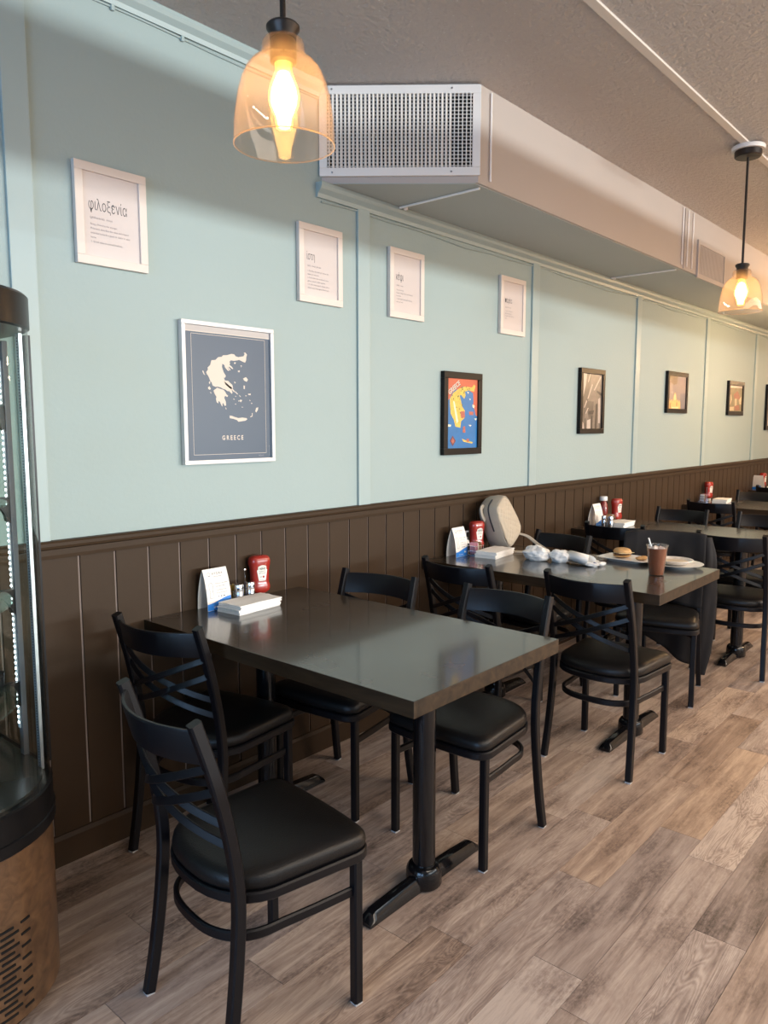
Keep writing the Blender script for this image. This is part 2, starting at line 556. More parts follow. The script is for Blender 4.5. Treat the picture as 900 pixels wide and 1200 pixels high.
for k in range(-1, 44):
    ytop = round(-0.104 - PW * k, 3)
    j0 = KNOWN.get(ytop, 1.3 + ((k * 0.377) % 1.0) * PL)
    yc = ytop - PW / 2
    n = int((X0 - j0) // PL)
    while j0 + n * PL < X1:
        xa = j0 + n * PL
        if ytop > -2.5 and 0.0 <= xa + PL and xa < 10.6 and k >= 0:
            o = link('plank', plank_me, fl, (xa + PL / 2, yc, 0))
            tn = TONES.get((ytop, n), (random.choice((-0.08, -0.04, 0.0, 0.02, 0.04, 0.07, 0.11)), random.choice((0.3, 0.5, 1.2, 1.8)), random.random() * 0.6))
            o['tone'], o['ring'], o['warm'] = float(tn[0]), float(tn[1]), float(tn[2])
        else:
            a, b = max(xa, X0) + 0.0007, min(xa + PL, X1) - 0.0007
            ya, yb = max(ytop - PW, YF), min(ytop, 0.0)
            if b > a and yb - ya > 0.01:
                rest.box(((a + b) / 2, (ya + yb) / 2, -0.0045), (b - a, yb - ya - 0.0012, 0.009))
        n += 1
o = obj('plank_field', rest, M_PLANK, fl, kind='stuff')
o['tone'], o['ring'], o['warm'] = 0.02, 0.6, 0.3

struct('ceiling', MB().box(((X0 + X1) / 2, YF / 2, CEIL + 0.05), (X1 - X0 + 0.3, -YF + 0.3, 0.1)), M_CEIL)
wl = struct('wall_left', MB().box(((X0 + X1) / 2, 0.06, CEIL / 2), (X1 - X0 + 0.3, 0.12, CEIL)), M_TEAL)
# vertical battens over the wallboard joints
bat = MB().box((0, -0.005, 0), (0.078, 0.012, CEIL - 1.07), bev=0.003).mesh('batten', M_TEALTRIM)
for k in range(-2, 7):
    link('batten', bat, wl, (2.556 + 1.5 * k, -0.0005, (CEIL + 1.07) / 2))
obj('backing_board', MB().box(((X0 + X1) / 2, -0.001, 0.53), (X1 - X0, 0.004, 1.04)), M_GROOVE, wl)
brd = MB().box((0, -0.0045, 0), (0.1188, 0.006, 0.955), bev=0.0018).mesh('board', M_BROWN)
for k in range(-33, 90):
    link('board', brd, wl, (1.185 + 0.0634 + 0.1268 * k, -0.0015, 0.10 + 0.46))
t = MB()
t.sweep([(X0, 0, 0), (X1, 0, 0)], [(0.0, 1.018), (0.019, 1.018), (0.021, 1.030), (0.021, 1.048), (0.030, 1.052), (0.033, 1.060), (0.033, 1.070), (0.028, 1.0757), (0.0, 1.0757)])
struct('trim_1', t, M_BROWN)
t = MB()
t.sweep([(X0, 0, 0), (X1, 0, 0)], [(0.0, 0.0), (0.020, 0.0), (0.020, 0.088), (0.014, 0.102), (0.0, 0.102)])
struct('baseboard_left', t, M_BROWN)
t = MB()
t.sweep([(X0, 0, 0), (2.29, 0, 0)], [(0.0, 2.765), (0.010, 2.765), (0.014, 2.780), (0.030, 2.795), (0.036, 2.806), (0.036, 2.818), (0.0, 2.818)])
struct('trim_2', t, M_TEALTRIM)
t = MB()
t.sweep([(2.275, 0, 0), (X1, 0, 0)], [(0.0, 2.372), (0.010, 2.372), (0.014, 2.388), (0.030, 2.404), (0.036, 2.416), (0.036, 2.431), (0.0, 2.431)])
struct('trim_3', t, M_TEALTRIM)
struct('trim_4', MB().box(((X0 + X1) / 2, -1.122, CEIL - 0.004), (X1 - X0, 0.034, 0.010), bev=0.002), mat('ceiling_strip_paint', (0.72, 0.66, 0.60), 0.5))

# far, back and right walls (behind and beside the camera: they carry the windows the daylight comes through)
struct('wall_far', MB().box((X1 + 0.06, YF / 2, CEIL / 2), (0.12, -YF, CEIL)), M_OFFWHITE)


def wall_with_openings(name, axis, pos, a0, a1, openings, m):
    """wall slab; openings = [(lo, hi, z0, z1)] not overlapping along the run"""
    mb = MB()

    def slab(lo, hi, z0, z1):
        if hi - lo < 1e-4 or z1 - z0 < 1e-4:
            return
        if axis == 'x':
            mb.box(((lo + hi) / 2, pos, (z0 + z1) / 2), (hi - lo, 0.12, z1 - z0))
        else:
            mb.box((pos, (lo + hi) / 2, (z0 + z1) / 2), (0.12, hi - lo, z1 - z0))
    cur = a0
    for lo, hi, zs in openings:
        slab(cur, lo, 0, CEIL)
        z = 0
        for z0, z1 in zs:
            slab(lo, hi, z, z0)
            z = z1
        slab(lo, hi, z, CEIL)
        cur = hi
    slab(cur, a1, 0, CEIL)
    return struct(name, mb, m)


ZS = ((0.80, 2.205), (2.49, 2.78))
bays = [(-2.6 + 2.5 * k, -2.6 + 2.5 * k + 2.36) for k in range(4)]
wall_with_openings('wall_right', 'x', YF - 0.06, X0, X1, [(a, b, ZS) for a, b in bays], M_OFFWHITE)
wall_with_openings('wall_back', 'y', X0 - 0.06, YF, 0, [(-5.6, -3.2, ((0.25, 2.5),)), (-3.0, -0.6, ((0.25, 2.5),))], M_OFFWHITE)
wn = 0


def window(axis, pos, lo, hi, z0, z1):
    global wn
    wn += 1
    fr, gl = MB(), MB()
    w, dpt = 0.05, 0.06
    c, L = (lo + hi) / 2, hi - lo

    def bx(mb, u, z, su, sz, t):
        if axis == 'x':
            mb.box((u, pos, z), (su, t, sz))
        else:
            mb.box((pos, u, z), (t, su, sz))
    bx(fr, c, z0 + w / 2, L, w, dpt); bx(fr, c, z1 - w / 2, L, w, dpt)
    bx(fr, lo + w / 2, (z0 + z1) / 2, w, z1 - z0 - 2 * w, dpt); bx(fr, hi - w / 2, (z0 + z1) / 2, w, z1 - z0 - 2 * w, dpt)
    bx(gl, c, (z0 + z1) / 2, L - 2 * w, z1 - z0 - 2 * w, 0.006)
    f = struct('window_%d' % wn, fr, M_BLACKMETAL)
    obj('pane', gl, M_PANE, f)


for a, b in bays:
    for z0, z1 in ZS:
        window('x', YF - 0.06, a, b, z0, z1)
for a, b in ((-5.6, -3.2), (-3.0, -0.6)):
    window('y', X0 - 0.06, a, b, 0.25, 2.5)
struct('ground', MB().box((4.6, -24.0, -0.16), (70.0, 34.9, 0.08)), mat('street_asphalt', (0.16, 0.16, 0.165), 0.9, var=0.2, vscale=3))
# ------------------------------------------------------------------ ceiling duct
du = thing('ceiling_duct', 'boxed taupe ceiling duct running along the top of the teal wall', 'duct', (2.72, -0.5, 2.431))
D0 = Vector((2.72, -0.5, 2.431))
b = MB()
fp = [(2.305, -0.002), (2.72, -0.5), (X1, -0.5), (X1, -0.002)]
b.prism([(x - D0.x, y - D0.y) for x, y in fp], 0.0, CEIL - 0.001 - D0.z)
obj('duct_body', b, M_TAUPE, du)
b = MB()
fp = [(2.33, -0.045), (2.715, -0.488), (X1, -0.488), (X1, -0.045)]
b.prism([(x - D0.x, y - D0.y) for x, y in fp], -0.003, 0.0)
obj('duct_underside', b, M_DUCTLOW, du, label='grey green underside of the duct')
# end grille: plane through (2.305, 0) - (2.72, -.5)
ge = Vector((2.72 - 2.305, -0.498, 0)); glen = ge.length; ge.normalize()
gn = Vector((ge.y, -ge.x, 0))
gang = math.atan2(ge.y, ge.x)
gr = bpy.data.objects.new('end_grille', None); COL.objects.link(gr); gr.parent = du
gc = Vector((2.5125, -0.251, 2.632)) + gn * 0.004
gr.location = gc - D0
gr.rotation_euler = (0, 0, gang)
W_, H_, fl_ = glen + 0.012, 0.352, 0.033
g = MB()
for s in (-1, 1):
    g.box((0, -0.006, s * (H_ / 2 - fl_ / 2)), (W_, 0.016, fl_), bev=0.003)
    g.box((s * (W_ / 2 - fl_ / 2), -0.006, 0), (fl_, 0.016, H_ - 2 * fl_), bev=0.003)
obj('grille_frame', g, M_WHITE, gr)
obj('grille_backing', MB().box((0, 0.0, 0), (W_ - 2 * fl_, 0.003, H_ - 2 * fl_)), mat('dark_duct_inside', (0.015, 0.014, 0.013), 0.8), gr)
iw, ih = W_ - 2 * fl_, H_ - 2 * fl_
bl = MB().box((0, 0, 0), (0.0042, 0.0115, ih)).mesh('vertical_blade', M_WHITE)
for k in range(36):
    link('vertical_blade', bl, gr, (-iw / 2 + iw * (k + 0.5) / 36, -0.012, 0), (0, 0, R(random.uniform(-6, 6) - (6 if k > 30 or k < 1 else 38))))
bl = MB().box((0, 0, 0), (iw, 0.007, 0.0026)).mesh('horizontal_blade', M_WHITE)
for k in range(20):
    link('horizontal_blade', bl, gr, (0, -0.0045, -ih / 2 + ih * (k + 0.5) / 20))
sc = MB()
for sx in (-0.42, 0.32):
    for sz in (-1, 1):
        sc.lathe([(0.0035, 0), (0.0035, 0.003)], (0, 0, 0), 8)
        n = 16
        for i in range(len(sc.v) - n, len(sc.v)):
            x, y, z = sc.v[i]
            sc.v[i] = (x + sx * W_, -0.0145 - z, y + sz * (H_ / 2 - 0.014))
obj('screw', sc, M_STEEL, gr, kind='stuff')
# hanging rods over the joints
rod = MB().tube([(0, 0, 0.02), (0, 0, 0.372)], 0.0045, 6).mesh('strap_rod', M_WHITE)
for x in (2.80, 5.00, 5.09, 5.18):
    link('strap_rod', rod, du, (x - D0.x, -0.007, 0))
rod = MB().tube([(0, 0.02, -0.010), (0, 0.455, -0.010)], 0.005, 6).mesh('bottom_rod', M_WHITE)
for x in (2.76, 4.98):
    link('bottom_rod', rod, du, (x - D0.x, 0, 0))
knob = MB().lathe([(0.006, 0), (0.010, 0.003), (0.010, 0.012), (0.006, 0.015)], (0, 0, -0.016), 10).mesh('rod_nut', M_WHITE)
for x in (2.76, 4.98):
    link('rod_nut', knob, du, (x - D0.x + 0.03, 0.445, 0))
# joint flange between the two duct lengths
obj('duct_flange', MB().box((5.045 - D0.x, 0.0, 0.190), (0.012, 0.014, 0.37)), M_TAUPE, du)
sv = bpy.data.objects.new('side_vent', None); COL.objects.link(sv); sv.parent = du
sv.location = (5.56 - D0.x, 0, 2.535 - D0.z)
g = MB()
g.box((0, -0.006, 0.108), (0.56, 0.012, 0.028), bev=0.002); g.box((0, -0.006, -0.108), (0.56, 0.012, 0.028), bev=0.002)
g.box((-0.266, -0.006, 0), (0.028, 0.012, 0.19), bev=0.002); g.box((0.266, -0.006, 0), (0.028, 0.012, 0.19), bev=0.002)
obj('vent_frame', g, M_TAUPE, sv)
obj('vent_backing', MB().box((0, -0.001, 0), (0.5, 0.002, 0.19)), mat('vent_shadow', (0.24, 0.22, 0.21), 0.8), sv)
bl = MB().box((0, 0, 0), (0.012, 0.002, 0.186)).mesh('vent_blade', M_TAUPE)
for k in range(22):
    link('vent_blade', bl, sv, (-0.24 + 0.48 * k / 21, -0.006, 0), (0, 0, R(-10)))

# cable clipped under the wall trim
c = thing('wall_cable', 'thin teal painted cable clipped under the ceiling trim by the duct grille', 'cable', (1.2, -0.004, 2.757))
pts = [(-4.3 + 0.18 * k, 0, 0.004 * math.sin(k * 1.3)) for k in range(31)]
obj('cable_run', MB().tube(smoothpath(pts, 3), 0.0038, 6), M_TEALTRIM, c, smooth=40)
clip = MB().box((0, -0.003, 0.0), (0.012, 0.010, 0.018), bev=0.003).mesh('cable_clip', M_TEALTRIM)
for x in (-0.55, -0.2, 0.18, 0.44, 0.9):
    link('cable_clip', clip, c, (x, 0, 0))
c2 = tag(obj('wall_cable', MB().tube(smoothpath([(2.3 + 0.21 * k, -0.005, 2.358 + 0.006 * math.sin(k * 0.9) + 0.004 * math.sin(k * 2.3)) for k in range(46)], 3), 0.0042, 6), M_TEALTRIM, smooth=40),
         'wavy teal painted cable running along the trim below the duct', 'cable')


# ------------------------------------------------------------------ dining tables
def ped_foot(s):
    b = MB()
    prof = lambda h, w: [(-w / 2, 0.0), (w / 2, 0.0), (w / 2 * 0.96, h * 0.45), (w / 2 * 0.55, h * 0.92), (0, h), (-w / 2 * 0.55, h * 0.92), (-w / 2 * 0.96, h * 0.45)]
    rings = []
    for u, h, w, dx in ((0.030, 0.046, 0.054, 0), (0.12, 0.043, 0.053, 0), (0.245, 0.036, 0.052, 0), (0.262, 0.026, 0.054, 0), (0.278, 0.012, 0.052, 0)):
        rings.append([(s * u, a * s, z + 0.004) for a, z in prof(h, w)])
    return b.loft(rings)


ped_parts = [('column', MB().lathe([(0.036, 0.05), (0.036, 0.700)], seg=24).mesh('column', M_CASTIRON, 40)),
             ('collar', MB().lathe([(0.0, 0.006), (0.054, 0.006), (0.057, 0.010), (0.056, 0.050), (0.053, 0.062), (0.047, 0.070), (0.037, 0.072)], seg=24).mesh('collar', M_CASTIRON, 40)),
             ('foot', ped_foot(1).mesh('foot', M_CASTIRON, 35)), ('foot', ped_foot(-1).mesh('foot', M_CASTIRON, 35)),
             ('mounting_plate', MB().box((0, 0, 0.707), (0.50, 0.10, 0.010)).box((0, 0, 0.697), (0.10, 0.30, 0.012)).mesh('mounting_plate', M_CASTIRON)),
             ('glide', MB().lathe([(0.012, 0), (0.012, 0.007)], (0.255, 0, 0), 10).lathe([(0.012, 0), (0.012, 0.007)], (-0.255, 0, 0), 10).mesh('glide', M_GLIDE))]
TW, TL, TH = 0.736, 1.216, 0.76
TXS = (1.4113, 2.982, 4.575, 6.585, 8.50)
topmesh = None


def make_table(x0, label):
    t = thing('dining_table', label, 'table', (x0 + TW / 2, -0.008 - TL / 2, 0), 0, 'dark wood topped tables along the wainscot')
    b = MB()
    b.box((0, 0, TH - 0.0225), (TW, TL, 0.045), bev=0.0025)
    nf = len(b.f)
    me = b.mesh('table_top', [M_TOP, M_EDGE])
    for p in me.polygons:
        p.material_index = 0 if p.normal.z > 0.6 else 1
    link('table_top', me, t)
    for y in (-0.355, 0.395):
        p = bpy.data.objects.new('pedestal', None); COL.objects.link(p); p.parent = t
        p.location = (0, y, 0)
        for nm, m_ in ped_parts:
            link(nm, m_, p)
    return t


TLAB = ('nearest bare dark wood table with three condiment pieces and one napkin stack against the wainscot',
        'dark wood table holding a beige bag, plates, iced tea and crumpled napkins',
        'dark wood table behind the jacket covered chair, set with two red bottles',
        'fourth dark wood table along the wall, with wire sugar caddy and red bottle',
        'farthest dark wood table, partly cut off by the photo edge beside the wainscot')
table0 = make_table(TXS[0], 'nearest dark wood table, its wide bare top set only with condiments')
for x0, lb in list(zip(TXS, TLAB))[1:]:
    dup(table0, (x0 + TW / 2, -0.008 - TL / 2, 0), 0, lb)


# ------------------------------------------------------------------ dining chairs
def se(t, a, b, n):
    """superellipse point"""
    ct, st = math.cos(t), math.sin(t)
    return (a * math.copysign(abs(ct) ** (2 / n), ct), b * math.copysign(abs(st) ** (2 / n), st))


def seat_outline(grow=0.0):
    pts = []
    # front edge right to left with rounded corners
    rc = 0.045
    xf, hw = 0.205 + grow, 0.205 + grow
    for k in range(6):
        a = -PI / 2 + (PI / 2) * k / 5
        pts.append((xf - rc + rc * math.cos(a), -hw + rc + rc * math.sin(a)))
    for k in range(1, 5):
        y = -hw + rc + (2 * hw - 2 * rc) * k / 5
        pts.append((xf + 0.006 * (1 - (y / hw) ** 2), y))
    for k in range(6):
        a = (PI / 2) * k / 5
        pts.append((xf - rc + rc * math.cos(a), hw - rc + rc * math.sin(a)))
    a_, b_ = 0.155 + grow, 0.190 + grow
    for k in range(17):
        t = PI / 2 + PI * k / 16
        x, y = se(t, a_, b_, 2.35)
        pts.append((-0.035 + x, y))
    return pts


def make_chair(label):
    t = thing('dining_chair', label, 'chair', (0, 0, 0), 0, 'black cross back chairs around the tables')
    # cushion: domed pad
    ol = seat_outline()
    rings = []
    for sc_, z in ((0.965, 0.409), (0.995, 0.416), (1.005, 0.428), (0.992, 0.440), (0.955, 0.449), (0.86, 0.456), (0.62, 0.461), (0.25, 0.463)):
        rings.append([(x * sc_ + 0.010 * (1 - sc_), y * sc_, z) for x, y in ol])
    obj('seat', MB().loft(rings), M_VINYL, t, smooth=60)
    ol = seat_outline(-0.004)
    fr = MB()
    fr.sweep([(x, y, 0.397) for x, y in ol], rect(0.018, 0.026, 0.004), closed=True)
    obj('seat_frame', fr, M_BLACKMETAL, t, smooth=40)
    q = rect(0.026, 0.026, 0.004)
    for s in (-1, 1):
        leg = MB().sweep([(0.166, s * 0.186, 0.006), (0.166, s * 0.186, 0.40)], q, up=(1, 0, 0))
        l = obj('front_leg', leg, M_BLACKMETAL, t, smooth=30)
        obj('glide', MB().box((0.166, s * 0.186, 0.0035), (0.022, 0.022, 0.007)), M_GLIDE, l)
        path = smoothpath([(-0.206, s * 0.192, 0.006), (-0.186, s * 0.187, 0.13), (-0.168, s * 0.183, 0.28), (-0.160, s * 0.180, 0.42), (-0.174, s * 0.178, 0.55), (-0.208, s * 0.176, 0.70), (-0.250, s * 0.174, 0.835)], 5)
        path = [Vector((p.x, p.y, p.z)) for p in path]
        l = obj('rear_leg', MB().sweep(path, rect(0.026, 0.028, 0.004), up=(1, 0, 0)), M_BLACKMETAL, t, smooth=30)
        obj('glide', MB().box((-0.206, s * 0.192, 0.0035), (0.022, 0.022, 0.007)), M_GLIDE, l)
    # U shaped stretcher: side bars run back and bend round inside the rear legs
    pts = [(0.160, -0.182, 0.300), (0.05, -0.176, 0.300)]
    for k in range(17):
        a = -PI / 2 - PI * k / 16
        x, y = se(a, 0.150, 0.168, 2.6)
        pts.append((-0.035 + x, y, 0.300))
    pts += [(0.05, 0.176, 0.300), (0.160, 0.182, 0.300)]
    obj('stretcher', MB().sweep(smoothpath(pts, 2), rect(0.013, 0.026, 0.004)), M_BLACKMETAL, t, smooth=40)

    def postx(z):
        return -0.174 - (z - 0.55) * 0.27
    # curved top rail
    path = []
    for k in range(17):
        u = -1 + 2 * k / 16
        path.append((postx(0.785) - 0.052 * (1 - u * u), u * 0.166, 0.778))
    b = MB()
    vs = []
    for x, y, z in path:
        for dx, dz in ((0.006, -0.040), (0.006, 0.036), (0.003, 0.040), (-0.003, 0.040), (-0.006, 0.036), (-0.006, -0.040)):
            vs.append((x + dx - dz * 0.27, y, z + dz))
    k6 = 6
    fs = [(i * k6 + q_, i * k6 + (q_ + 1) % k6, (i + 1) * k6 + (q_ + 1) % k6, (i + 1) * k6 + q_) for i in range(16) for q_ in range(k6)]
    fs += [tuple(range(k6))[::-1], tuple(16 * k6 + q_ for q_ in range(k6))]
    b.add(vs, fs)
    obj('top_rail', b, M_BLACKMETAL, t, smooth=40)
    # crossed double slats
    for s in (-1, 1):
        for za, zb in ((0.728, 0.588), (0.672, 0.532)):
            pts = []
            for k in range(13):
                u = k / 12
                z = za + (zb - za) * u
                pts.append((postx(z) - 0.056 * 4 * u * (1 - u) + (0.004 if s > 0 else -0.004), s * 0.170 * (1 - 2 * u), z))
            obj('cross_slat', MB().sweep(pts, rect(0.006, 0.019, 0.0015), up=(0.26, 0, 1)), M_BLACKMETAL, t, smooth=40)
    return t


CHAIRS = [
    (1.135, -0.947, -7, 'nearest black cross back chair, angled, in front of the nearest table'),
    (1.515, -0.262, 11, 'black cross back chair between the nearest table and the wall beside the display case'),
    (2.125, -0.888, 180, 'black cross back chair half pushed under the far side of the nearest table'),
    (2.060, -0.345, 186, 'black chair beyond the nearest table at the wainscot, mostly hidden by its top'),
    (3.065, -0.983, 0, 'black cross back chair with its back to us at the table with the iced tea'),
    (2.985, -0.395, 0, 'black chair by the wall facing the tent card on the table with the beige bag'),
    (3.980, -0.850, 194, 'black chair with a dark jacket hung over its back'),
    (3.625, -0.286, 171, 'black chair against the wall behind the crumpled napkins, its post top shining blue'),
    (4.685, -0.345, 6, 'black chair in front of the two red bottles by the wall'),
    (4.715, -1.030, 4, 'black cross back chair standing right behind the dark jacket'),
    (5.345, -0.372, 180, 'black chair showing its grey rail beyond the table with two red bottles, wall side'),
    (5.385, -0.930, 180, 'black chair cut by the photo edge beyond the table with two red bottles'),
    (6.555, -0.338, 0, 'black chair with its dark back in front of the fourth table caddy'),
    (7.290, -0.365, 180, 'black chair with a blue lit rail on the far side of the fourth table'),
    (8.490, -0.340, 0, 'farthest black chair, in front of the last table by the wall'),
]
ch0 = make_chair(CHAIRS[0][3])
ch0.location = (CHAIRS[0][0], CHAIRS[0][1], 0)
ch0.rotation_euler = (0, 0, R(CHAIRS[0][2]))
for x, y, a, lb in CHAIRS[1:]:
    dup(ch0, (x, y, 0), R(a), lb)


# ------------------------------------------------------------------ text and flat print
def text_geo(s, size, align='LEFT', shear=0.0, bold=0.0):
    cu = bpy.data.curves.new('lettering', 'FONT')
    cu.body = s
    cu.size = size
    cu.align_x = align
    cu.resolution_u = 2
    cu.shear = shear
    cu.offset = bold
    o = bpy.data.objects.new('lettering', cu)
    me = o.to_mesh()
    vs = [tuple(v.co[:2]) for v in me.vertices]
    fs = [tuple(p.vertices) for p in me.polygons]
    o.to_mesh_clear()
    bpy.data.objects.remove(o)
    bpy.data.curves.remove(cu)
    return vs, fs


def put_text(mb, s, size, fn, align='LEFT', sx=1.0, **k):
    vs, fs = text_geo(s, size, align, **k)
    mb.add([fn(x * sx, y) for x, y in vs], fs)
    return mb


def picture(name, label, cat, x0, z0, w, h, fw, fmat, depth, pmat, group=None):
    """framed picture hung on the left wall; local x along the wall, local z up, local -y into the room"""
    t = thing(name, label, cat, (x0, -0.0015, z0), 0, group)
    b = MB()
    for s in (-1, 1):
        b.box((0, -depth / 2, s * (h / 2 - fw / 2)), (w, depth, fw), bev=0.002)
        b.box((s * (w / 2 - fw / 2), -depth / 2, 0), (fw, depth, h - 2 * fw), bev=0.002)
    obj('frame', b, fmat, t)
    obj('print', MB().box((0, -depth * 0.3, 0), (w - 2 * fw + 0.002, depth * 0.6, h - 2 * fw + 0.002)), pmat, t)
    return t, -depth * 0.6


def flat(t, name, polys, m, y, k, parent=None):
    """flat printed shapes (x, z in metres), k-th layer over the sheet"""
    b = MB()
    for p in polys:
        b.add([(x, y - 0.0003 * k, z) for x, z in p], [tuple(range(len(p)))])
    return obj(name, b, m, parent or t)


DEFS = [
    ('wall_poster', 'largest white framed word poster, the Greek word for hospitality, left above the navy map', 1.346, 2.1025, 0.250, 0.312, 'φιλοξενία', '(philoxenia)  noun',
     ['Being a friend to the stranger.', 'Philoxenia describes the value and respect', 'extended towards a guest or visitor in your', 'home.', '1. Greek value to extend kindness.'], 0.0, 0.050),
    ('wall_poster', 'white framed word poster beside the duct grille, short word with six lines of text', 2.286, 2.097, 0.251, 0.313, 'ίστη', '(isti)  noun phrase',
     ['1. Describes the feeling of a place that', 'makes you welcome.', '2. Food, where the warmth of a home', 'gathers around a table together.', '3. A call to share good company and to', 'cherish every hour spent at the hearth.'], 0.0, 0.044),
    ('wall_poster', 'white framed word poster reading the Greek word for high spirits, right of the batten', 2.851, 2.094, 0.254, 0.315, 'κέφι', '(kefi)  noun',
     ['The spirit of joy.', 'Passion, energy and an overflowing of', 'love of life.', '1. Good spirits expressed in dancing', 'with your soul.'], 0.0, 0.048),
    ('wall_poster', 'white framed word poster farthest along, above the small framed colour map and balcony photo', 3.793, 2.102, 0.262, 0.315, 'παρέα', '(parea)  noun',
     ['A group of friends who', 'gather to share their', 'experiences about life, their', 'ideas.'], 0.0, 0.042)]
for nm, lb, x0, z0, w, h, word, pron, lines, _, sz in DEFS:
    t, yy = picture(nm, lb, 'poster', x0, z0, w, h, 0.027, M_FRAMEW, 0.018, M_PAPER, 'white framed word posters')
    y = yy - 0.0004
    f = lambda x, z: (x, y, z)
    b = MB(); put_text(b, word, sz, lambda x, z: (-0.080 + x, y, 0.015 + z), sx=0.57, bold=-0.0004)
    obj('word', b, M_INK, t)
    b = MB(); put_text(b, pron, 0.0105, lambda x, z: (-0.075 + x, y, -0.012 + z))
    for i, ln in enumerate(lines):
        put_text(b, ln, 0.0085, lambda x, z, i=i: (-0.075 + x, y, -0.032 - 0.0135 * i + z), sx=0.92)
    obj('body_text', b, M_INKGREY, t)

# --- navy map poster
GREECE = [[(-103,76),(-95,86),(-97,92),(-85,102),(-79,120),(-61,122),(-48,133),(-32,135),(-27,141),(-8,143),(13,149),(26,148),(33,141),(45,139),(70,144),(76,153),(71,156),(78,159),(87,151),(83,141),(82,129),(77,120),(63,124),(48,129),(42,127),(24,124),(9,125),(3,119),(6,114),(3,108),(14,101),(20,94),(15,93),(2,101),(-2,100),(8,89),(4,87),(-9,100),(1,86),(-5,85),(-18,97),(-21,106),(-30,110),(-32,98),(-25,80),(-15,66),(-18,60),(-24,59),(-20,49),(-5,48),(4,41),(14,34),(17,22),(9,20),(14,5),(10,0),(0,10),(-9,10),(-21,16),(-30,18),(-41,23),(-53,25),(-64,24),(-76,28),(-81,40),(-86,44),(-92,58),(-97,65),(-101,69)],[(-73,10),(-56,21),(-41,17),(-27,14),(-19,6),(-15,-1),(-7,-7),(-10,-12),(-21,-8),(-25,-15),(-18,-29),(-17,-43),(-23,-46),(-31,-34),(-34,-39),(-33,-48),(-38,-44),(-46,-30),(-51,-27),(-53,-37),(-60,-32),(-63,-20),(-60,-13),(-68,-2)],[(-24,46),(-11,38),(0,30),(12,24),(18,17),(25,10),(22,7),(13,14),(-1,23),(-16,33)],[(-2,-81),(9,-82),(21,-86),(39,-90),(58,-88),(79,-90),(82,-95),(73,-100),(39,-104),(33,-98),(15,-93),(-2,-91)],[(-120,81),(-115,79),(-111,69),(-107,64),(-114,67),(-119,75)],[(-97,21),(-90,25),(-84,16),(-89,12),(-96,15)],[(-90,6),(-82,1),(-84,-2)],[(-92,42),(-86,42),(-88,33),(-92,35)],[(65,60),(80,66),(89,57),(83,48),(71,52)],[(67,34),(74,33),(73,20),(67,21)],[(88,3),(102,4),(100,-2),(90,-1)],[(127,-50),(137,-48),(135,-58),(127,-68),(122,-63)],[(41,88),(51,90),(50,83),(43,83)],[(24,118),(33,119),(31,113),(25,113)],[(54,109),(62,108),(57,104)],[(27,11),(40,1),(37,-1),(26,7)],[(42,-1),(54,-9),(50,-10)],[(50,-20),(59,-22),(53,-30),(48,-26)],[(42,-23),(47,-24),(44,-28),(41,-27)],[(22,-38),(30,-36),(30,-39)],[(56,-47),(65,-49),(57,-50)],[(101,-31),(110,-32),(104,-36)],[(94,-19),(100,-23),(96,-25)],[(105,-70),(109,-71),(108,-83),(98,-87),(97,-84),(105,-80)],[(-21,-49),(-15,-57),(-19,-58)],[(22,47),(31,44),(26,39)],[(75,-3),(83,-5),(76,-7)],[(55,104),(60,104),(58,102)],[(17,-16),(25,-21),(19,-21)],[(27,-6),(32,-9),(27,-10)]]
t, yy = picture('map_poster', 'white framed navy poster with a cream map of Greece, below the word posters', 'poster', 1.803, 1.5525, 0.424, 0.516, 0.015, M_FRAMES, 0.022, M_NAVY)
flat(t, 'top_band', [[(-0.196, 0.2225), (0.196, 0.2225), (0.196, 0.242), (-0.196, 0.242)]], mat('pale_band_print', (0.46, 0.42, 0.40), 0.5), yy, 1)
flat(t, 'band_rule', [[(-0.196, 0.2195), (0.196, 0.2195), (0.196, 0.2225), (-0.196, 0.2225)]], M_CREAM, yy, 1)
lw = 0.0014
a, c_, z_a, z_b = -0.169, 0.172, -0.224, 0.2135
flat(t, 'border_line', [[(a, z_b - lw), (c_, z_b - lw), (c_, z_b), (a, z_b)], [(a, z_a), (c_, z_a), (c_, z_a + lw), (a, z_a + lw)], [(a, z_a), (a + lw, z_a), (a + lw, z_b), (a, z_b)], [(c_ - lw, z_a), (c_, z_a), (c_, z_b), (c_ - lw, z_b)]], M_CREAM, yy, 1)
flat(t, 'land', [[(x / 1000 - 0.003, z / 1000 + 0.002) for x, z in p] for p in GREECE], M_CREAM, yy, 1)
b = MB(); put_text(b, 'G R E E C E', 0.0235, lambda x, z: (0.008 + x, yy - 0.0004, -0.170 + z), 'CENTER', bold=0.0006, sx=0.86)
obj('title', b, M_CREAM, t)
b = MB(); put_text(b, 'HELLAS', 0.008, lambda x, z: (0.132 + x, yy - 0.0004, -0.236 + z)); put_text(b, 'Hellenic Republic', 0.006, lambda x, z: (0.188 - z, yy - 0.0004, -0.235 + x))
obj('small_print', b, mat('muted_print', (0.26, 0.28, 0.33), 0.6), t)

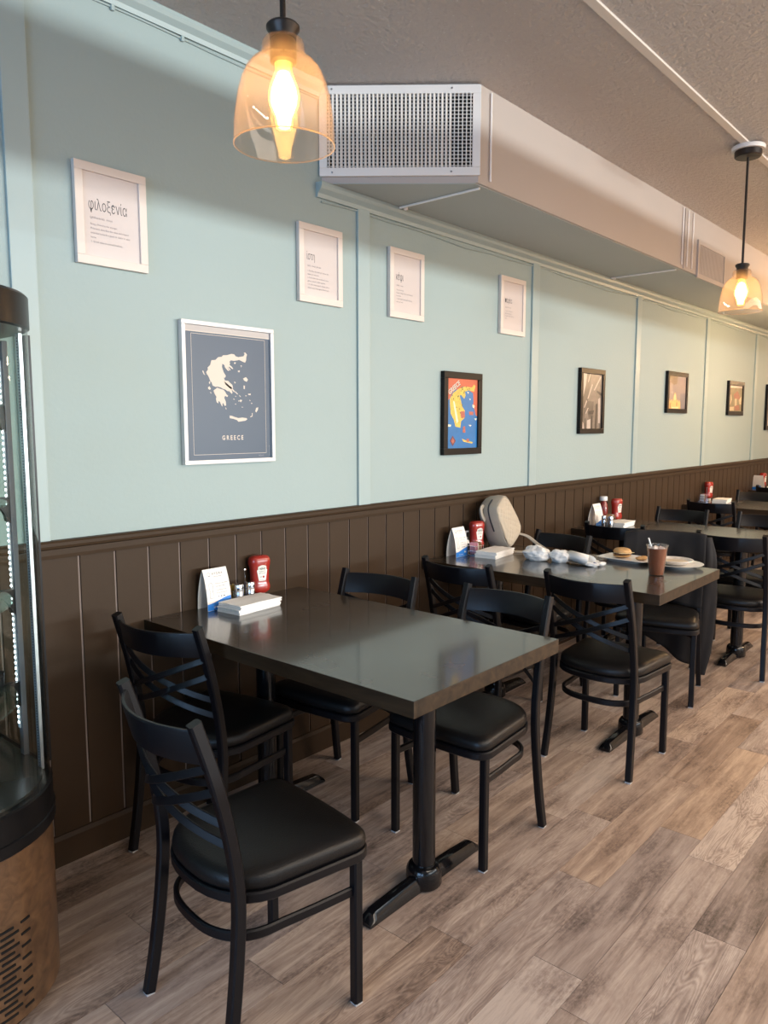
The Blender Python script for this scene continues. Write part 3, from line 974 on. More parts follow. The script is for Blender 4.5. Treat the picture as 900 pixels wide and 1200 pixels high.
# --- colour map
CM = {'red': [(-130,197),(141,198),(144,-15),(124,-5),(118,18),(100,43),(105,68),(99,113),(58,128),(15,147),(-82,119),(-115,78),(-132,66)],'gr': [(-112,78),(-82,111),(-34,133),(22,147),(87,144),(109,161),(120,153),(108,122),(58,128),(23,119),(29,99),(17,80),(-12,101),(-26,97),(-11,65),(-4,41),(25,16),(19,-25),(-9,-41),(-16,-76),(-61,-70),(-76,-33),(-104,-1),(-111,47)],'hi': [(-84,67),(-71,63),(-36,-41),(-51,-53)],'cr': [(-1,-136),(43,-147),(105,-156),(94,-164),(14,-152)],'ath': [(-17,12),(21,14),(26,-20),(-10,-25)],'rose': [(-85,-118),(-56,-147),(-84,-175),(-110,-146)],'rose2': [(-84,-128),(-69,-147),(-84,-163),(-98,-146)],'le': [(93,51),(115,47),(112,30),(97,36)],'bi': [(61,13),(105,11),(101,-7),(65,-6)],'ru': [(9,-70),(27,-68),(31,-103),(6,-103)],'bd': [(42,-136),(64,-137),(65,-155),(43,-153)],'w1': [(41,119),(59,118),(55,107)],'w2': [(63,83),(78,81),(71,73)],'w3': [(59,-60),(88,-62),(77,-70)],'w4': [(113,-26),(139,-24),(128,-37)],'w5': [(-130,-58),(-99,-60),(-103,-70),(-130,-70)],'or_': [(-62,-49),(-30,-49),(-23,-74),(-54,-74)]}
m_sea = mat('blue_sea_print', (0.022, 0.165, 0.42), 0.3, coat=0.4, var=0.15, vscale=25)
t, yy = picture('map_print', 'small black framed colourful map, orange land over blue sea', 'picture', 3.311, 1.4975, 0.343, 0.428, 0.034, M_FRAMEB, 0.024, m_sea)
P = lambda k: [(x / 1000 * 0.985 - 0.002, z / 1000 * 0.965) for x, z in CM[k]]
flat(t, 'northern_land', [P('red')], mat('orange_red_print', (0.55, 0.115, 0.055), 0.5, var=0.1, vscale=30), yy, 1)
flat(t, 'greek_land', [P('gr'), P('cr')], mat('yellow_print', (0.66, 0.46, 0.085), 0.5, var=0.45, vscale=90), yy, 2)
flat(t, 'pale_ridge', [P('hi'), P('le'), P('w1'), P('w2'), P('w3'), P('w4'), P('w5')], mat('pale_yellow_print', (0.80, 0.74, 0.50), 0.5), yy, 3)
for kk in ('ath', 'bi', 'ru', 'bd', 'rose2'):
    flat(t, 'printed_figure', [P(kk)], mat('rust_print', (0.42, 0.11, 0.07), 0.5, var=0.6, vscale=120), yy, 4)
flat(t, 'compass_rose', [P('rose')], mat('dark_red_print', (0.13, 0.035, 0.05), 0.5), yy, 3)
trees = []
rr = random.Random(3)
gp = CM['gr']
for k in range(26):
    x = rr.uniform(-0.10, 0.02) + (0.06 if k % 4 == 0 else 0); z = rr.uniform(-0.02, 0.13) if k % 4 else rr.uniform(0.125, 0.14)
    r_ = rr.uniform(0.003, 0.006)
    trees.append([(x - r_, z), (x, z - r_), (x + r_, z), (x, z + r_)])
flat(t, 'woods', trees, mat('olive_print', (0.17, 0.16, 0.035), 0.5), yy, 3)
ang = math.atan2(179 - 110, 116)
ca, sa = math.cos(ang), math.sin(ang)
for off, m_, k in ((0.0018, M_INK, 3), (0.0, M_CREAM, 4)):
    b = MB(); put_text(b, 'GREECE', 0.036, lambda x, z: (-0.118 + x * ca - z * sa + off, yy - 0.0003 * k, 0.094 + x * sa + z * ca - off), sx=0.88, bold=0.0012)
    obj('title', b, m_, t)


def photo(name, label, x0, z0, w, h, fw, pm, layers):
    t, yy = picture(name, label, 'picture', x0, z0, w, h, fw, M_FRAMEB, 0.024, pm)
    iw, ih = w - 2 * fw, h - 2 * fw
    for k, (nm, m_, polys) in enumerate(layers):
        flat(t, nm, [[((u - 0.5) * iw, (0.5 - v) * ih) for u, v in p] for p in polys], m_, yy, k + 1)
    return t


g1 = mat('sepia_shadow_print', (0.040, 0.032, 0.026), 0.4); g2 = mat('sepia_mid_print', (0.20, 0.16, 0.13), 0.4, var=0.4, vscale=40); g3 = mat('sepia_light_print', (0.50, 0.41, 0.35), 0.4, var=0.15, vscale=30)
photo('balcony_photo', 'tall black framed sepia photo of an old balconied street front', 4.809, 1.596, 0.358, 0.431, 0.034, mat('sepia_print', (0.115, 0.092, 0.075), 0.35, var=0.5, vscale=25, coat=0.4), [
    ('facade', g2, [[(0.45, 0), (1, 0), (1, 0.75), (0.9, 1), (0.55, 1), (0.6, 0.5), (0.3, 0.5)], [(0.15, 0.75), (0.3, 0.62), (0.4, 1), (0.1, 1)]]),
    ('sky', g3, [[(0, 0), (0.22, 0), (0.18, 0.2), (0.06, 0.42), (0, 0.44)]]),
    ('balcony_edge', g3, [[(0.36, 0), (0.42, 0), (0.30, 0.16), (0.27, 0.15)], [(0.48, 0.18), (0.52, 0.2), (0.32, 0.45), (0.26, 0.46)], [(0.90, 0.03), (0.94, 0.05), (0.62, 0.30), (0.58, 0.29)], [(0.22, 0.48), (0.26, 0.5), (0.14, 0.62), (0.10, 0.62)], [(0.30, 0.62), (0.34, 0.62), (0.22, 0.73), (0.18, 0.72)],
                         [(0.82, 0.45), (0.92, 0.42), (0.95, 0.9), (0.85, 0.9)], [(0.28, 0.85), (0.45, 0.82), (0.46, 1), (0.28, 1)], [(0.02, 0.85), (0.10, 0.9), (0.14, 1), (0, 1)]]),
    ('dark_opening', g1, [[(0.70, 0.55), (0.79, 0.53), (0.78, 1), (0.68, 1)], [(0.34, 0.68), (0.62, 0.66), (0.58, 0.73), (0.32, 0.74)], [(0.50, 0.78), (0.55, 0.76), (0.56, 1), (0.49, 1)], [(0.16, 0.82), (0.2, 0.8), (0.24, 1), (0.17, 1)], [(0.72, 0.29), (1, 0.34), (1, 0.40), (0.74, 0.33)]])])
h1 = mat('floodlit_stone_print', (0.72, 0.42, 0.14), 0.4, var=0.25, vscale=40)
photo('spire_photo', 'black framed dusk photo of a golden floodlit spired building', 6.352, 1.703, 0.452, 0.334, 0.036, mat('dusk_sky_print', (0.26, 0.20, 0.19), 0.35, var=0.25, vscale=9, coat=0.4), [
    ('hillside', mat('dusk_hill_print', (0.17, 0.115, 0.07), 0.4, var=0.4, vscale=20), [[(0.05, 0), (0.5, 0), (0.48, 0.22), (0.3, 0.27), (0.08, 0.2)]]),
    ('dark_tower', mat('dusk_tower_print', (0.17, 0.15, 0.165), 0.4), [[(0.68, 0.52), (1, 0.5), (1, 1), (0.72, 1)], [(0.90, 0.07), (0.94, 0.07), (0.94, 0.17), (0.90, 0.17)]]),
    ('lit_church', h1, [[(0.0, 1), (0.02, 0.72), (0.06, 0.68), (0.09, 0.8), (0.15, 0.72), (0.2, 0.72), (0.23, 0.78), (0.27, 0.74), (0.30, 0.62), (0.34, 0.52), (0.38, 0.50), (0.42, 0.54), (0.46, 0.66), (0.49, 0.77), (0.53, 0.73), (0.57, 0.72), (0.60, 0.80), (0.66, 0.72), (0.70, 0.8), (0.72, 1)]]),
    ('lit_front', mat('bright_stone_print', (0.85, 0.60, 0.30), 0.4), [[(0.33, 0.6), (0.38, 0.52), (0.42, 0.6), (0.42, 0.74), (0.33, 0.74)], [(0.2, 0.95), (0.6, 0.94), (0.6, 1), (0.2, 1)]]),
    ('doorway', g1, [[(0.47, 0.80), (0.50, 0.80), (0.50, 0.92), (0.47, 0.92)], [(0.12, 0.82), (0.15, 0.82), (0.15, 0.98), (0.12, 0.98)]])])
photo('village_painting', 'small black framed painting of red and cream houses, near the photo edge', 7.900, 1.696, 0.474, 0.327, 0.040, mat('painted_hill_print', (0.21, 0.175, 0.10), 0.5, var=0.6, vscale=14), [
    ('pale_sky', g3, [[(0, 0), (1, 0), (1, 0.08), (0, 0.1)]]),
    ('red_roof', mat('painted_red_print', (0.30, 0.115, 0.075), 0.5, var=0.4, vscale=22), [[(0.32, 0.35), (0.62, 0.2), (0.84, 0.42), (0.82, 0.6), (0.6, 0.5), (0.4, 0.52)], [(0.4, 0.8), (0.8, 0.74), (0.85, 0.95), (0.5, 0.98)]]),
    ('cream_house', mat('painted_cream_print', (0.55, 0.43, 0.27), 0.5, var=0.35, vscale=22), [[(0.0, 0.45), (0.12, 0.35), (0.2, 0.55), (0.1, 0.75), (0, 0.78)], [(0.42, 0.52), (0.58, 0.5), (0.6, 0.76), (0.45, 0.8)], [(0.74, 0.55), (0.95, 0.4), (0.95, 0.72), (0.8, 0.72)], [(0.05, 0.85), (0.4, 0.82), (0.38, 0.98), (0.04, 0.98)]])])
photo('framed_print', 'last black framed picture, cut off by the photo edge', 9.20, 1.630, 0.46, 0.49, 0.045, mat('pale_mount_print', (0.52, 0.47, 0.45), 0.4, var=0.1, vscale=8), [
    ('drawing', g2, [[(0.25, 0.2), (0.8, 0.25), (0.75, 0.8), (0.3, 0.75)]])])

# ------------------------------------------------------------------ pendant lamps
M_RIM = thin_glass('lamp_glass_rim', (0.95, 0.88, 0.80), 1.0, 0.45, (1.0, 0.86, 0.74))
def make_pendant(label):
    t = thing('pendant_lamp', label, 'lamp', (0, 0, 0), 0, 'glass pendant lamps in a row')
    obj('ceiling_plate', MB().lathe([(0.0, 0), (0.076, 0), (0.078, -0.004), (0.076, -0.020), (0.0, -0.020)], (0, 0, -0.006), 32), M_WHITE, t, smooth=35)
    obj('canopy', MB().lathe([(0.0, 0), (0.062, 0), (0.064, -0.003), (0.063, -0.026), (0.058, -0.031), (0.010, -0.032), (0.0, -0.032)], (0, 0, -0.026), 32), M_BRONZE, t, smooth=35)
    z = 2.013 - CEIL  # rim of the glass
    K = lambda pr: [(r_, h_ * 0.855) for r_, h_ in pr]
    obj('rod', MB().lathe([(0.006, -0.05), (0.006, z + 0.232)], seg=10), M_BRONZE, t, smooth=40)
    obj('socket_cap', MB().lathe(K([(0.0, 0.280), (0.012, 0.279), (0.030, 0.274), (0.034, 0.269), (0.034, 0.263), (0.027, 0.251), (0.027, 0.240), (0.0, 0.240)]), (0, 0, z), 28), M_BRONZE, t, smooth=35)
    obj('socket', MB().lathe(K([(0.0, 0.240), (0.025, 0.239), (0.027, 0.233), (0.027, 0.190), (0.022, 0.186), (0.0, 0.185)]), (0, 0, z), 24), M_BRONZE, t, smooth=35)
    sh = [(0.104, 0.0), (0.1035, 0.03), (0.102, 0.055), (0.0995, 0.08), (0.095, 0.112), (0.0865, 0.146), (0.077, 0.170), (0.066, 0.186), (0.055, 0.1945), (0.047, 0.1975), (0.0445, 0.201), (0.0443, 0.226), (0.041, 0.237), (0.034, 0.242), (0.027, 0.243)]
    sh = K(sh)
    pts = list(sh)
    inner = [(r_ - 0.0022, h_ - 0.0008) for r_, h_ in sh][::-1]
    ring = [(r_, h_) for r_, h_ in pts] + inner + [pts[0]]
    gs = obj('glass_shade', MB().lathe(ring, (0, 0, z), 48, cap=False), M_LAMPGLASS, t, smooth=60)
    obj('glass_rim', MB().tube([(0.1030 * math.cos(2 * PI * q / 48), 0.1030 * math.sin(2 * PI * q / 48), z) for q in range(48)], 0.0017, 8, closed=True), M_RIM, gs, smooth=60)
    bu = [(0.0, 0.040), (0.0165, 0.040), (0.0175, 0.044), (0.0178, 0.060), (0.0225, 0.074), (0.030, 0.092), (0.0325, 0.110), (0.030, 0.130), (0.023, 0.152), (0.0165, 0.170), (0.0185, 0.181), (0.0185, 0.186)]
    bo = obj('bulb', MB().lathe(K(bu), (0, 0, z), 28), M_BULBGLASS, t, smooth=60)
    obj('filament', MB().lathe(K([(0.0, 0.043), (0.0125, 0.044), (0.0135, 0.060), (0.019, 0.076), (0.0255, 0.094), (0.0275, 0.110), (0.0245, 0.130), (0.017, 0.152), (0.011, 0.166), (0.0, 0.170)]), (0, 0, z), 14), M_FILAMENT, bo, smooth=60)
    return t


pl = make_pendant('nearest clear glass bell pendant lamp with a glowing amber bulb, by the duct grille')
pl.location = (1.104, -1.122, CEIL - 0.003)
dup(pl, (4.165, -1.122, CEIL - 0.003), 0, 'farther glass bell pendant lamp on a dark rod from the ceiling strip')

# ------------------------------------------------------------------ display case
dc = thing('display_case', 'tall black framed glass cake display case with wood look base by the wall', 'display case', (0.52, -0.33, 0))


def case_outline(g=0.0, nc=14):
    """plan of the case, local to its base: straight back and sides, front corners of large radius; starts at back right, goes round the front"""
    w, yb, yf, r_ = 0.35 + g, 0.30 + g, -0.295 - g, 0.25 + g
    pts = [(w, yb)]
    for k in range(nc + 1):
        a = -(PI / 2) * k / nc
        pts.append((w - r_ + r_ * math.cos(a), yf + r_ + r_ * math.sin(a)))
    for k in range(nc + 1):
        a = -PI / 2 - (PI / 2) * k / nc
        pts.append((-w + r_ + r_ * math.cos(a), yf + r_ + r_ * math.sin(a)))
    pts.append((-w, yb))
    return pts


def loft_case(mb, levels):
    return mb.loft([[(x, y, z) for x, y in case_outline(g)] for z, g in levels])


m_wood = walnut_material('case_wood_panel', (0.085, 0.042, 0.019), (0.22, 0.118, 0.055), 0.30, 0.35)
m_cb = mat('case_black_trim', (0.008, 0.008, 0.009), 0.3, spec=0.25)
obj('base_panel', loft_case(MB(), [(0.03, -0.002), (0.452, -0.002)]), m_wood, dc, smooth=30)
obj('plinth', loft_case(MB(), [(0.0, -0.03), (0.03, -0.03)]), m_cb, dc, smooth=30)
obj('base_band', loft_case(MB(), [(0.446, 0.002), (0.450, 0.007), (0.478, 0.007), (0.480, 0.003), (0.486, 0.003), (0.545, 0.003), (0.549, -0.003)]), m_cb, dc, smooth=30)
obj('header', loft_case(MB(), [(1.662, -0.003), (1.666, 0.003), (1.738, 0.003), (1.745, -0.004)]), m_cb, dc, smooth=30)
# panes: one bent front, two flat sides, one back
ol = case_outline(-0.002)
front = ol[1:-1]
gb = MB()
k = len(front)
gb.add([(x, y, 0.549) for x, y in front] + [(x, y, 1.662) for x, y in front], [(i, i + 1, k + i + 1, k + i) for i in range(k - 1)])
obj('front_glass', gb, M_GLASS, dc, smooth=60)
for s in (-1, 1):
    obj('side_glass', MB().box((s * 0.346, 0.1225, 1.1055), (0.005, 0.345, 1.113)), M_GLASS, dc)
obj('back_glass', MB().box((0, 0.296, 1.1055), (0.69, 0.005, 1.113)), M_GLASS, dc)
m_sp = mat('aluminium_spacer', (0.62, 0.63, 0.66), 0.34, metal=0.85)
m_hole = mat('spacer_hole', (0.10, 0.10, 0.12), 0.7)
for s in (-1, 1):
    obj('edge_post', MB().box((s * 0.3560, -0.070, 1.105), (0.014, 0.022, 1.112), rot=(0, 0, s * -0.15), bev=0.002), m_cb, dc)
    e = obj('spacer_bar', MB().box((s * 0.3190, -0.112, 1.105), (0.008, 0.018, 1.108)), m_sp, dc)
    hb = MB()
    for q in range(150):
        hb.box((s * 0.3146, -0.112, 0.56 + q * 0.0073), (0.0015, 0.0035, 0.0035))
    obj('perforation', hb, m_hole, e, kind='stuff')
    obj('rear_post', MB().box((s * 0.338, 0.288, 1.105), (0.022, 0.022, 1.112), bev=0.002), m_cb, dc)
    obj('shelf_post', MB().box((s * 0.327, 0.0, 1.10), (0.014, 0.022, 1.10), bev=0.002), mat('grey_shelf_post', (0.12, 0.125, 0.14), 0.4), dc)
    st = obj('light_strip', MB().box((s * 0.3185, 0.004, 1.115), (0.003, 0.010, 0.97)), M_CAPW, dc)
    lb_ = MB()
    for q in range(64):
        lb_.box((s * 0.3165, 0.004, 0.645 + q * 0.0149), (0.002, 0.005, 0.005))
    obj('light_chip', lb_, M_LED, st, kind='stuff')
# shelves: glass discs carried on brackets
for z in (0.755, 1.005, 1.248, 1.485):
    sh = obj('glass_shelf', MB().lathe([(0.0, -0.003), (0.293, -0.003), (0.296, 0.0), (0.293, 0.003), (0.0, 0.003)], (0.0, 0.0, z), 48), M_SHELFGLASS, dc, smooth=40)
    for s in (-1, 1):
        b = MB()
        prof = [(0.320, z + 0.004), (0.262, z + 0.004), (0.262, z - 0.010)] + [(0.262 + 0.048 * math.sin(a), z - 0.058 + 0.048 * math.cos(a)) for a in [PI / 2 * q / 6 for q in range(7)]] + [(0.320, z - 0.064)]
        n = len(prof)
        b.add([(s * x, 0.008, zz) for x, zz in prof] + [(s * x, -0.008, zz) for x, zz in prof], [tuple(range(n)), tuple(range(n, 2 * n))[::-1]] + [(i, (i + 1) % n, n + (i + 1) % n, n + i) for i in range(n)])
        b.lathe([(0.011, 0.0), (0.011, 0.026), (0.013, 0.027), (0.013, 0.036), (0.0, 0.036)], (s * 0.272, 0, z + 0.004), 12)
        obj('bracket', b, m_cb, dc, smooth=35)
obj('case_floor', loft_case(MB(), [(0.549, -0.02), (0.556, -0.02)]), mat('case_floor_steel', (0.06, 0.064, 0.062), 0.25, metal=0.2), dc)
# vent slots cut in the wood panel, front right
sl = MB()
rows = 15
def front_pt(u):
    """walk along the plan from the left front towards the right: u in metres from the start of the right front corner"""
    r_ = 0.25
    if u < 0:
        return (0.10 + u, -0.295), (0, -1)
    a = -PI / 2 + u / r_
    return (0.10 + r_ * math.cos(a), -0.045 + r_ * math.sin(a)), (math.cos(a), math.sin(a))
for rI in range(rows):
    z = 0.055 + rI * 0.0155
    off = 0.033 * (rI % 2)
    u = 0.105 - off
    first = True
    while u > -0.33:
        l_ = 0.046 if not (first and rI % 2 == 0) else 0.026
        pts = []
        for q in range(4):
            (x, y), nrm = front_pt(u - l_ * q / 3)
            pts.append((x + nrm[0] * -0.0015, y + nrm[1] * -0.0015, z))
        sl.sweep(pts, rect(0.0042, 0.0052))
        u -= l_ + 0.020
        first = False
obj('vent_slot', sl, mat('vent_slot_black', (0.004, 0.004, 0.004), 0.8), dc, kind='stuff')
cp = obj('control_panel', MB().box((-0.02, -0.2965, 0.365), (0.15, 0.006, 0.05), bev=0.002), M_STEEL, dc, label='silver bordered control panel')
obj('control_screen', MB().box((-0.02, -0.2998, 0.365), (0.13, 0.002, 0.032)), mat('dark_screen', (0.03, 0.035, 0.045), 0.2), cp)
# things in the case
ct = tag(obj('cake_tray', MB().lathe([(0.0, 0.0), (0.23, 0.0), (0.245, 0.008), (0.252, 0.022), (0.256, 0.022), (0.248, 0.004), (0.232, -0.003), (0.0, -0.003)], (0.50, -0.34, 0.605), 48), M_STEEL, smooth=40), 'round steel tray on a stand at the bottom of the display case', 'tray')
obj('tray_stand', MB().lathe([(0.09, -0.045), (0.085, -0.04), (0.03, -0.03), (0.025, -0.003), (0.0, -0.003)], (0.50, -0.34, 0.6005), 24), M_STEEL, ct, smooth=40)
pm = mat('white_china', (0.78, 0.76, 0.72), 0.25, coat=0.3)
for zz, lb in ((1.011, 'white covered pastry dish on the second lowest glass shelf'), (1.254, 'white covered pastry dish on the second highest glass shelf')):
    q = tag(obj('pastry_dish', MB().lathe([(0.0, 0.0), (0.11, 0.0), (0.150, 0.014), (0.168, 0.030), (0.163, 0.031), (0.12, 0.012), (0.0, 0.008)], (0.53, -0.34, zz - 0.0076), 32), pm, smooth=40), lb, 'dish', 'white dishes in the display case')
    obj('dish_cover', MB().lathe([(0.14, 0.024), (0.135, 0.06), (0.10, 0.085), (0.03, 0.096), (0.012, 0.098), (0.014, 0.112), (0.0, 0.114)], (0.53, -0.34, zz - 0.0076), 32, cap=False), pm, q, smooth=40)

# ------------------------------------------------------------------ table condiments
TZ = TH


def bottle_surface(prof, n=2.6):
    """prof: list (z, half width, half depth); returns a function (u angle-free) giving y of the front face at x, z"""
    def dims(z):
        for (z0, a0, b0), (z1, a1, b1) in zip(prof, prof[1:]):
            if z <= z1:
                t = max(0.0, (z - z0) / (z1 - z0)) if z1 > z0 else 0
                return a0 + (a1 - a0) * t, b0 + (b1 - b0) * t
        return prof[-1][1], prof[-1][2]

    def front(x, z):
        a, b = dims(z)
        q = max(0.0, 1 - (abs(x) / a) ** n)
        return -b * q ** (1 / n)
    return front


KPROF = [(z_, a_ * 1.27 if z_ > 0.03 else a_ * 1.1, b_ * 1.2) for z_, a_, b_ in [(0.020, 0.020, 0.018), (0.024, 0.026, 0.021), (0.032, 0.032, 0.024), (0.046, 0.0335, 0.025), (0.056, 0.0315, 0.024), (0.064, 0.0295, 0.0225), (0.075, 0.0295, 0.0225), (0.110, 0.0305, 0.023), (0.126, 0.0325, 0.024),
         (0.136, 0.0345, 0.0255), (0.150, 0.0345, 0.0255), (0.160, 0.0325, 0.024), (0.167, 0.027, 0.020), (0.170, 0.018, 0.013)]]


def make_ketchup(label):
    t = thing('ketchup_bottle', label, 'bottle', group='red ketchup bottles on the tables')
    rings = []
    for z, a, b in KPROF:
        rings.append([(*se(2 * PI * q / 28, a, b, 2.6), z) for q in range(28)])
    obj('bottle_body', MB().loft(rings), M_RED, t, smooth=50)
    obj('cap', MB().lathe([(0.0, 0), (0.021, 0), (0.022, 0.002), (0.0215, 0.018), (0.019, 0.022), (0.0, 0.022)], seg=20), M_CAPW, t, smooth=40)
    f = bottle_surface(KPROF)
    # keystone label wrapped on the front
    zc, lb = 0.100, MB()

    def on(x, z, lift):
        return (x, f(x, z) - lift, z)

    def key(u, v):   # wide arched top, narrow foot
        z0, z1 = 0.072, 0.128 + 0.006 * (1 - (2 * u - 1) ** 2)
        z = z0 + (z1 - z0) * v
        hw = 0.0145 + 0.0075 * min(1, v / 0.75) - (0.0045 if v > 0.76 else 0)
        return on((2 * u - 1) * hw, z, 0.0006)
    lb.grid(key, 10, 16)
    L_ = obj('label', lb, mat('label_white', (0.80, 0.76, 0.68), 0.4), t)
    ln = MB()
    for v0 in (0.06, 0.92):
        ln.grid(lambda u, v: on((2 * u - 1) * (0.0125 + (0.003 if v0 > 0.5 else 0)), 0.072 + 0.058 * v0 + 0.0009 * v, 0.0010), 8, 1)
    put_text(ln, 'HEINZ', 0.0095, lambda x, z: on(x, 0.1165 + z, 0.0010), 'CENTER', sx=1.0, bold=0.0003)
    put_text(ln, 'TOMATO', 0.0068, lambda x, z: on(x, 0.1065 + z, 0.0010), 'CENTER', sx=0.95)
    put_text(ln, 'KETCHUP', 0.0068, lambda x, z: on(x, 0.0995 + z, 0.0010), 'CENTER', sx=0.95)
    put_text(ln, '57', 0.010, lambda x, z: on(-0.006 + x, 0.084 + z, 0.0010), 'CENTER')
    obj('lettering', ln, mat('label_green_black', (0.035, 0.05, 0.04), 0.5), L_)
    tm = MB()
    tm.add([on(0.005 + 0.0042 * math.cos(2 * PI * q / 14), 0.0875 + 0.0046 * math.sin(2 * PI * q / 14), 0.0011) for q in range(14)], [tuple(range(14))])
    obj('tomato_print', tm, M_RED, L_)
    return t


def make_tent(label, blue=True):
    t = thing('tent_card', label, 'table card', group='folded advertising tent cards')
    w, d, h = 0.108, 0.060, 0.150
    prof = []
    for k in range(11):
        v = k / 10
        prof.append((-(d / 2) * (1 - v ** 2.2) - 0.0005, h * v))

    def front(x, v_):
        v = min(max(v_ / h, 0), 1)
        return (x, -(d / 2) * (1 - v ** 2.2) - 0.0008, v_)
    b = MB()
    th = 0.0012
    outer = prof + [(-y, z) for y, z in prof[::-1][1:]]
    inner = [(y * (1 - 0.04), z - (th if z > 0.1 else 0)) for y, z in outer]
    n = len(outer)
    vs = [(-w / 2, y, z) for y, z in outer] + [(w / 2, y, z) for y, z in outer] + [(-w / 2, y, z) for y, z in inner] + [(w / 2, y, z) for y, z in inner]
    fs = []
    for i in range(n - 1):
        fs += [(i, i + 1, n + i + 1, n + i), (2 * n + i, 3 * n + i, 3 * n + i + 1, 2 * n + i + 1), (i, 2 * n + i, 2 * n + i + 1, i + 1), (n + i, n + i + 1, 3 * n + i + 1, 3 * n + i)]
    b.add(vs, fs)
    obj('folded_card', b, M_CARD, t, smooth=30)
    # blue wave at the foot of both faces
    for s in (-1, 1):
        bl = MB()

        def wave(u, v):
            x = (u - 0.5) * w * 0.995
            top = 0.024 + 0.020 * u * u * (3 - 2 * u)
            p = front(x, 0.0006 + top * v)
            return (s * -p[0] if s > 0 else p[0], p[1] if s < 0 else -p[1], p[2])
        bl.grid(wave, 12, 4)
        obj('blue_wave', bl, M_CARDBLUE, t)
    pr = MB()
    F = lambda x, z: (x, front(x, z)[1] - 0.0004, z)
    put_text(pr, 'H Y D R A', 0.0125, lambda x, z: F(-0.018 + x, 0.1275 + z), sx=0.88)
    put_text(pr, 'hydration, refilled', 0.005, lambda x, z: F(-0.012 + x, 0.1195 + z))
    for i, s_ in enumerate(('Bring your own bottle', 'and keep it filled.', 'Cold filtered water', 'free at the counter.')):
        put_text(pr, s_, 0.0062, lambda x, z, i=i: F(-0.010 + x, 0.094 - 0.0105 * i - (0.003 if i > 1 else 0) + z))
    # drop mark, bottle outline, three little marks
    def line(pts, wd=0.0011):
        for (xa, za), (xb, zb) in zip(pts, pts[1:]):
            dx, dz = xb - xa, zb - za
            l = math.hypot(dx, dz) or 1
            nx, nz = -dz / l * wd / 2, dx / l * wd / 2
            pr.add([F(xa + nx, za + nz), F(xb + nx, zb + nz), F(xb - nx, zb - nz), F(xa - nx, za - nz)], [(0, 1, 2, 3)])
    line([(-0.031 + 0.006 * math.cos(a), 0.131 + 0.006 * math.sin(a)) for a in [2 * PI * q / 12 for q in range(13)]])
    line([(-0.036, 0.124), (-0.026, 0.124)])
    line([(-0.040, 0.045), (-0.040, 0.060), (-0.036, 0.068), (-0.040, 0.078), (-0.040, 0.094), (-0.036, 0.100), (-0.027, 0.100), (-0.023, 0.094), (-0.023, 0.078), (-0.027, 0.068), (-0.023, 0.060), (-0.023, 0.045), (-0.040, 0.045)])
    for k in range(3):
        cx = -0.001 + k * 0.012
        pr.add([F(cx + (0.0018 + 0.001 * k) * math.cos(2 * PI * q / 10), 0.048 + 0.0026 * math.sin(2 * PI * q / 10)) for q in range(10)], [tuple(range(10))])
    obj('lettering', pr, mat('card_ink', (0.11, 0.095, 0.14), 0.6), t)
    wt = MB()
    put_text(wt, 'GET IT HERE', 0.0085, lambda x, z: (x - 0.028, front(0, 0.008 + z)[1] - 0.0006, 0.008 + z), sx=0.8)
    put_text(wt, 'ice', 0.014, lambda x, z: (x + 0.020, front(0, 0.018 + z)[1] - 0.0006, 0.018 + z), bold=0.0005)
    obj('white_lettering', wt, M_NAPKIN, t)
    return t


def make_napkins(label, seed=1):
    t = thing('napkin_stack', label, 'napkins', group='stacks of folded white napkins')
    rr = random.Random(seed)
    me = None
    nl = 7
    for k in range(nl):
        def top(u, v, z):
            x, y = (u - 0.5) * 0.205, (v - 0.5) * 0.118
            crease = 0.0022 * math.exp(-((v - 0.62) / 0.07) ** 2) * (k / nl)
            return (x, y, z + crease - 0.003 * abs(u - 0.5) * (k / nl) + 0.0006 * noise.noise((x * 30, y * 30, k)))
        b = MB()
        h = 0.0046
        z0 = 0.0005 + k * 0.0050
        nx, ny = 8, 8
        o0 = len(b.v)
        b.grid(lambda u, v: top(u, v, z0 + h), nx, ny)
        b.grid(lambda u, v: (top(u, v, z0)[0], top(u, v, z0)[1], z0 + (top(u, v, z0)[2] - z0) * 0.9), nx, ny)
        w_ = nx + 1
        off = w_ * (ny + 1)
        edge = [i for i in range(w_)] + [w_ * j + nx for j in range(1, ny + 1)] + [w_ * ny + i for i in range(nx - 1, -1, -1)] + [w_ * j for j in range(ny - 1, 0, -1)]
        b.f += [(edge[i], edge[(i + 1) % len(edge)], off + edge[(i + 1) % len(edge)], off + edge[i]) for i in range(len(edge))]
        b.m += [0] * len(edge)
        obj('napkin', b, M_NAPKIN, t, smooth=40, loc=(rr.uniform(-.003, .003), rr.uniform(-.003, .003), 0), rot=(0, 0, rr.uniform(-0.025, 0.025)))
    return t


def make_shaker(label, holes=5, dark=False):
    t = thing('shaker', label, 'shaker', group='small steel topped salt and pepper shakers')
    obj('shaker_body', MB().lathe([(0.0, 0.0), (0.0165, 0.0), (0.0175, 0.002), (0.0175, 0.050), (0.0165, 0.052), (0.0, 0.052)], seg=20), M_STEEL, t, smooth=40)
    cpp = obj('shaker_cap', MB().lathe([(0.0, 0.052), (0.0160, 0.052), (0.0160, 0.054), (0.0178, 0.055), (0.0178, 0.074), (0.0165, 0.078), (0.010, 0.080), (0.0, 0.0805)], seg=20), M_CHROME, t, smooth=40)
    hb = MB()
    for q in range(holes):
        a = 2 * PI * q / holes
        hb.lathe([(0.0, 0.0), (0.0014, 0.0), (0.0, 0.0004)], (0.007 * math.cos(a), 0.007 * math.sin(a), 0.0803), 6)
    obj('hole', hb, M_INK, cpp, kind='stuff')
    return t


